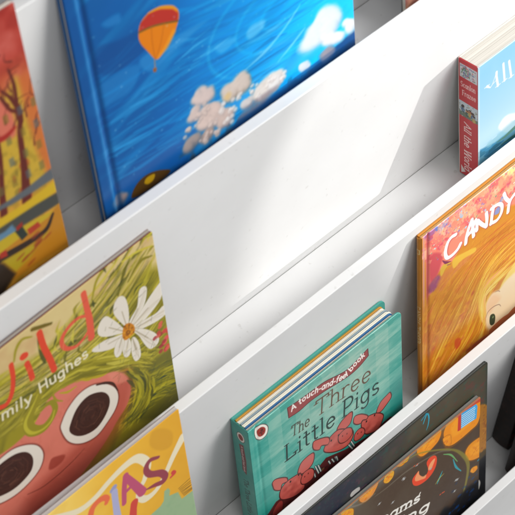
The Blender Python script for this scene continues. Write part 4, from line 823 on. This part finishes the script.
def bevel_box(bm, x0, x1, y0, y1, z0, z1, bev=0, seg=2):
    r = bmesh.ops.create_cube(bm, size=1)
    for v in r['verts']:
        v.co = Vector(((x0+x1)/2+v.co.x*(x1-x0), (y0+y1)/2+v.co.y*(y1-y0), (z0+z1)/2+v.co.z*(z1-z0)))
    if bev:
        ed = list({e for v in r['verts'] for e in v.link_edges})
        bmesh.ops.bevel(bm, geom=ed, offset=bev, segments=seg, affect='EDGES', profile=.5)

def outline(x0, x1, z0, z1, rl, rr):
    """rectangle with rounded left / right corners, anticlockwise in x, z"""
    pts = []
    for cx, cz, a0, r in ((x1, z1, 0, rr), (x0, z1, 90, rl), (x0, z0, 180, rl), (x1, z0, 270, rr)):
        if r < 1e-6: pts.append((cx, cz)); continue
        sx = -1 if a0 in (0, 270) else 1; sz = -1 if a0 in (0, 90) else 1
        for k in range(7):
            a = math.radians(a0+15*k); pts.append((cx+sx*r+r*cos(a), cz+sz*r+r*sin(a)))
    return pts

def slab_bm(pts, y0, y1, sk=None, bev=.0003):
    """flat board between depths y0 (front, smaller) and y1"""
    bm = bmesh.new()
    sk = sk or (lambda x: 0)
    f = bm.faces.new([bm.verts.new((x, y1, z+sk(x))) for x, z in pts])
    r = bmesh.ops.extrude_face_region(bm, geom=[f])
    for v in r['geom']:
        if isinstance(v, bmesh.types.BMVert): v.co.y = y0
    if bev: bmesh.ops.bevel(bm, geom=[e for e in bm.edges if e.calc_face_angle(0) > .9], offset=bev, segments=1, affect='EDGES')
    return bm

def sheet_mesh(name, cv, fn, gain, extra=None):
    """painted grid: fn(U, V in mm) -> x, y, z arrays; extra bmesh appended with material slot 1"""
    x, y, z = fn(cv.U, cv.V)
    n = cv.nu*cv.nv; co = np.stack([x.ravel(), y.ravel(), z.ravel()], 1).astype(np.float32)
    i = np.arange(n).reshape(cv.nv, cv.nu)
    quads = np.stack([i[1:, :-1], i[1:, 1:], i[:-1, 1:], i[:-1, :-1]], -1).reshape(-1, 4)
    pa = cv.a.reshape(-1, 3); lum = pa @ np.array([.3, .59, .11], dtype=np.float32); pa = lum[:, None]+(pa-lum[:, None])*1.14     # press colour
    rgb = np.clip(to_lin(pa)*gain, .004, .88)
    loops = quads.ravel(); sizes = np.full(len(quads), 4); mi = np.zeros(len(quads), int); sm = np.ones(len(quads), bool)
    if extra is not None:
        bmesh.ops.recalc_face_normals(extra, faces=extra.faces)
        extra.verts.index_update()
        ev = np.array([v.co[:] for v in extra.verts], dtype=np.float32)
        el = [[v.index+n for v in f.verts] for f in extra.faces]
        co = np.vstack([co, ev]); rgb = np.vstack([rgb, np.full((len(ev), 3), .5)])
        loops = np.r_[loops, np.concatenate(el)]; sizes = np.r_[sizes, [len(e) for e in el]]
        mi = np.r_[mi, np.ones(len(el), int)]; sm = np.r_[sm, np.zeros(len(el), bool)]; extra.free()
    me = bpy.data.meshes.new(name)
    me.vertices.add(len(co)); me.vertices.foreach_set('co', co.ravel())
    me.loops.add(len(loops)); me.loops.foreach_set('vertex_index', loops.astype(np.int32))
    me.polygons.add(len(sizes)); me.polygons.foreach_set('loop_start', np.r_[0, np.cumsum(sizes)[:-1]].astype(np.int32))
    me.polygons.foreach_set('material_index', mi.astype(np.int32)); me.polygons.foreach_set('use_smooth', sm)
    me.update(calc_edges=True); me.validate()
    at = me.attributes.new('print', 'FLOAT_COLOR', 'POINT')
    at.data.foreach_set('color', np.hstack([rgb, np.ones((len(rgb), 1))]).astype(np.float32).ravel())
    return me

def make_book(name, label, art, spine_art=None, spine_round=.0008, group=None, obname='book', gain=1.2, board=.0004, overhang=0.0, rl=0, rr=0.0008,
              hinge=None, edge='d8d2c4', back='888888', page=('cfc9bb', 'efeadd'), rough=.4, coat=0.0, bulge=0.0, pages=None, endpaper=None,
              warp=None, spine_gain=None, page_top=None, spec=.5):
    row, al, xl, w, L, T, b, sh, u0, res = BOOKS[name]
    root = bpy.data.objects.new(obname, None); C.objects.link(root)
    root.empty_display_size = .05
    root.location = (xl, ROW_Y[row]-b, ROW_Z[row]+.0004); root.rotation_euler = (-math.radians(al), 0, 0)
    root['label'] = label; root['category'] = 'book'
    if group: root['group'] = group
    sk = lambda x: -sh*(u0-x)
    wf = warp or (lambda x, z: 0*x)
    cv = art()
    rad = .0007 if board > .001 else .0003
    def fn(U, V):
        u = U/1000; v = V/1000
        d = np.minimum(v, L-v)
        def inset(r):
            if r < 1e-6: return 0*d
            q = np.clip(r-d, 0, r); return r-np.sqrt(np.maximum(r*r-q*q, 0))
        li, ri = inset(rl), inset(rr)
        x = li+u*(w-li-ri)/w
        e = np.minimum.reduce([x-li if spine_art is None else 0*x+1, w-ri-x, v, L-v]); q = np.clip(rad-e, 0, rad)
        y = -T+rad-np.sqrt(np.maximum(rad*rad-q*q, 0))
        if hinge: y = y+hinge[1]*np.exp(-((x-hinge[0])/hinge[2])**2)
        y = y+wf(x, L-v)
        return x, y, L-v+sk(x)
    eb = slab_bm(outline(.0002, w-.0002, .0002, L-.0002, rl, rr), -T+.0002+(hinge[1] if hinge else 0), -T+board, sk, .0001) if warp is None else None
    me = sheet_mesh('front_cover', cv, fn, gain, eb)
    pm = mat_print('print_'+name, rough, spec, coat)
    link('front_cover', me, [pm, mat_plain('board_edge_'+name, edge, .6)], root)
    bm = slab_bm(outline(.0001, w-.0002, .0002, L-.0002, rl, rr), -board, 0, sk, .0001)
    bm_link('back_cover', bm, mat_plain('back_board_'+name, back, rough), root)
    if pages:
        y = -board; n = len(pages); wts = [random.uniform(.75, 1.3) for _ in pages]; ths = [(T-2*board)*q/sum(wts) for q in wts]
        for k, c in enumerate(pages):
            th = ths[k]
            dz = random.uniform(-.0012, .0006); g = random.uniform(.00012, .0004)
            bm = slab_bm(outline(.003, w-.004+random.uniform(-.0008, .0006), .003, L-overhang+dz, 0, rr*.8), y-th+g, y-g*.3, sk, .00025)
            bm_link('page', bm, mat_plain('page_board', c, .55, .04), root); y -= th
    else:
        g = .0001
        bm = slab_bm(outline(.0012, w-.0008-overhang, .001+overhang, L-max(overhang, .0004), 0, rr if rr > .002 else 0), -T+board+g, -board-g, sk, 0)
        bm_link('page_block', bm, mat_pages('pages_'+name, *page), root)
    if endpaper:
        bm = slab_bm(outline(.002, w-.0006, .001, L+.0001, 0, 0), -T+board+.00005, -T+board+.0009, sk, 0)
        bm_link('endpaper', bm, mat_plain('endpaper_'+name, endpaper, .6), root)
    if spine_art:
        sc = spine_art()
        def fs(S, V):
            t = S/(T*1000); v = V/1000
            r = .0016
            d = np.minimum(S, T*1000-S)/1000; q = np.clip(r-d, 0, r)
            x = -bulge*np.sin(pi*t)-.0001+(r-np.sqrt(np.maximum(r*r-q*q, 0)))*.7
            sr = spine_round; qe = np.clip(sr-np.minimum(v, L-v), 0, sr)
            x = x+(sr-np.sqrt(np.maximum(sr*sr-qe*qe, 0)))
            y = -t*T
            return x, y, L-v+sk(0*x)
        link('spine', sheet_mesh('spine', sc, fs, spine_gain or gain), pm, root)
    return root

AMB = .26; KEY = 41; SUN = 790; FILL = 12.5; SPOTDEG = 12; AIM = (.945, .057, .43); FOCUS = 1.52; TOP = 12
# ------------------------------------------------------------------ the white tiered rack
WHITE = mat_white()
rack = bpy.data.objects.new('display_rack', None); C.objects.link(rack); rack.location = (.2, 0, -2*DZ)
rack['label'] = 'white tiered book display rack with ledges holding picture books'; rack['category'] = 'display rack'
XL, XR = -.62, 1.15
def rack_part(name, x0, x1, y0, y1, z0, z1, bev):
    bm = bmesh.new(); o = rack.location
    bevel_box(bm, x0-o.x, x1-o.x, y0-o.y, y1-o.y, z0-o.z, z1-o.z, bev, 3)
    ob = bm_link(name, bm, WHITE, rack)
    for p in ob.data.polygons: p.use_smooth = False
    return ob
for i in range(-2, 3):
    yr = -i*DY; zf = -i*DZ
    rack_part('back_board', XL+.018, XR-.018, yr, yr+TH, zf-.012, zf+HB, .0009)      # its top edge is the lip of the tier above
    rack_part('shelf', XL+.018, XR-.018, yr-DY+TH+.0003, yr-.0005, zf-.012, zf, .0004)
rack_part('back_board', XL+.018, XR-.018, -3*DY, -3*DY+TH, -3*DZ-.012, -3*DZ+HB, .0009)
rack_part('shelf', XL+.018, XR-.018, 2*DY+TH+.0005, 3*DY, 2*DZ+HB-.05, 2*DZ+HB-.038, .0004)
rack_part('side_panel', XL, XL+.0175, -3*DY, 3*DY, -3*DZ-.05, 2*DZ+HB, .001)
rack_part('side_panel', XR-.0175, XR, -3*DY, 3*DY, -3*DZ-.05, 2*DZ+HB, .001)

# ------------------------------------------------------------------ the books
GR = 'picture books shelved face out'
make_book('yellow', 'thin red and yellow picture book with bare trees and a boat, at upper left', art_yellow, group=GR, obname='paperback_book', edge='b8b0a0', back='8a5a40', gain=0.82, rough=.5)
make_book('blue', 'blue hardcover with orange hot air balloon and clouds on its cover', art_blue, group=GR, obname='hardcover_book', board=.0022, overhang=.003, hinge=(.0125, .0013, .0022), edge='1a5a90', back='17568e',
          rough=.34, gain=0.88, rr=.0008, coat=.06, spec=.3)
make_book('far', 'brown and pink book showing only its lower corner behind the top ledge', art_far, group=GR, obname='picture_book', gain=0.9)
make_book('wild', 'picture book with a big eyed face, green hair and a white daisy', art_wild, group=GR, obname='paperback_book', edge='a86f64', back='6e4a44', page=('7c756c', 'a8a096'), endpaper='6a1c1a', gain=1.0, rough=.45)
make_book('red', 'thick small book with red spine and pale blue cover showing sea', art_red, spine_red, group=GR, obname='board_book', board=.0016, overhang=.0004, edge='c8c4bc', back='c8c4bc', page=('a8a49c', 'cbc7bf'), gain=0.68, spine_gain=.95, rough=.35)
make_book('cias', 'mustard yellow picture book with loose coloured letters and white ribbon line', art_cias, group=GR, obname='paperback_book', edge='8a7a74', back='6f5a58', page=('a09a98', 'c8c2be'), gain=1.08, rough=.5)
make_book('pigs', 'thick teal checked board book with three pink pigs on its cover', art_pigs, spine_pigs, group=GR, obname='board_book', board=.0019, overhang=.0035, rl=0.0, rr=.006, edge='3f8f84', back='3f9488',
          hinge=(.0085, .0007, .0016), pages=['b8842e', 'dcd6c8', 'd8d2c4', 'e0dac8', '7f8f98', 'e2dcca', 'e4decc', '2f6aa0', 'e2dcca', 'e0d6c0', '2a5f98'], gain=1.05, rough=.36, coat=.1)
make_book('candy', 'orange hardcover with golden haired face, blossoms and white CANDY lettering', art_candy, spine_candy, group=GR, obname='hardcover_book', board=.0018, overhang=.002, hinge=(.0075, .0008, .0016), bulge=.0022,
          edge='c89040', back='b8781f', page=('b8a070', 'e0d0a4'), gain=0.9, rough=.34, coat=.15)
make_book('dark', 'tall dark grey board book with rounded corner standing behind another book', art_dark, group=GR, obname='board_book', board=.0012, rr=.0045, edge='22241f', back='1d1f1e', page=('2c2c28', '4a4840'), gain=.95, rough=.36, spec=.35)
make_book('dreams', 'dark brown picture book with orange leaves, red crescent and blue quote panel', art_dreams, group=GR, obname='picture_book', edge='b07850', back='2a2420', page=('55534e', '7c7a74'), endpaper='a8704c', gain=1.08, rough=.38, spec=.35)

make_book('thick', 'thick black book with dark red flecks standing upright at the right edge', lambda: art_black('thick'), lambda: spine_black('thick'), .005, group=GR, obname='hardcover_book', board=.002, overhang=.002, rl=.005, rr=.001,
          edge='1a1614', back='1a1614', gain=.9, rough=.45, spec=.3, bulge=.0015)
make_book('slim', 'slim black book standing upright in front of the thick black one', lambda: art_black('slim'), lambda: spine_black('slim'), .004, group=GR, obname='hardcover_book', board=.0018, overhang=.002, rl=.004, rr=.001,
          edge='1a1614', back='1a1614', gain=.9, rough=.45, spec=.3, bulge=.001)

# ------------------------------------------------------------------ light: window and sun spot from the right, two added fill lamps, dim room
w = bpy.data.worlds.new('World'); bpy.context.scene.world = w; w.use_nodes = True
bg = w.node_tree.nodes['Background']; bg.inputs[0].default_value = (.95, .97, 1, 1); bg.inputs[1].default_value = AMB
def lamp(name, kind, pos, aim, energy, color, **k):
    l = bpy.data.lights.new(name, kind); l.energy = energy; l.color = color
    for a, v in k.items(): setattr(l, a, v)
    o = bpy.data.objects.new(name, l); C.objects.link(o); o.location = pos
    o.rotation_euler = (Vector(aim)-Vector(pos)).to_track_quat('-Z', 'Y').to_euler(); return o
KD = Vector((.80, -.54, .26)).normalized()
A0 = Vector((.35, .03, .25))
lamp('window_light', 'AREA', A0+Vector((.62, -.58, .56)).normalized()*2.2, A0, KEY, (1, .985, .955), shape='RECTANGLE', size=1.5, size_y=1.4)
lamp('sun_patch', 'SPOT', Vector(AIM)+KD*4.0, AIM, SUN, (1, .975, .94), spot_size=math.radians(SPOTDEG), spot_blend=.025, shadow_soft_size=.012)
lamp('added_top_light', 'AREA', (.8, -.62, 1.3), (.36, .02, .25), TOP, (1, 1, 1), shape='RECTANGLE', size=.8, size_y=.8)  # lamp added high on the right to brighten ledge tops and shaded boards
lamp('fill_light', 'AREA', (-.7, -1.3, 2.1), (0, 0, .1), FILL, (1, .985, .96), shape='RECTANGLE', size=1.2, size_y=1.2)  # fill lamp added on the camera side to lift the boards

# ------------------------------------------------------------------ camera
cd = bpy.data.cameras.new('Camera'); cam = bpy.data.objects.new('Camera', cd); C.objects.link(cam)
R = Matrix((CAM_X, CAM_Y, CAM_Z)).transposed(); cam.matrix_world = Matrix.Translation(CAM_P) @ R.to_4x4()
cd.sensor_width = 36; cd.lens = 124.497; cd.clip_start = .05; cd.clip_end = 50
cd.dof.use_dof = True; cd.dof.focus_distance = FOCUS; cd.dof.aperture_fstop = 16; cd.dof.aperture_blades = 9
sc = bpy.context.scene; sc.camera = cam
sc.render.engine = 'CYCLES'; sc.cycles.max_bounces = 8; sc.cycles.use_denoising = True
sc.view_settings.view_transform = 'Standard'; sc.view_settings.look = 'None'; sc.view_settings.exposure = 0; sc.view_settings.gamma = 1
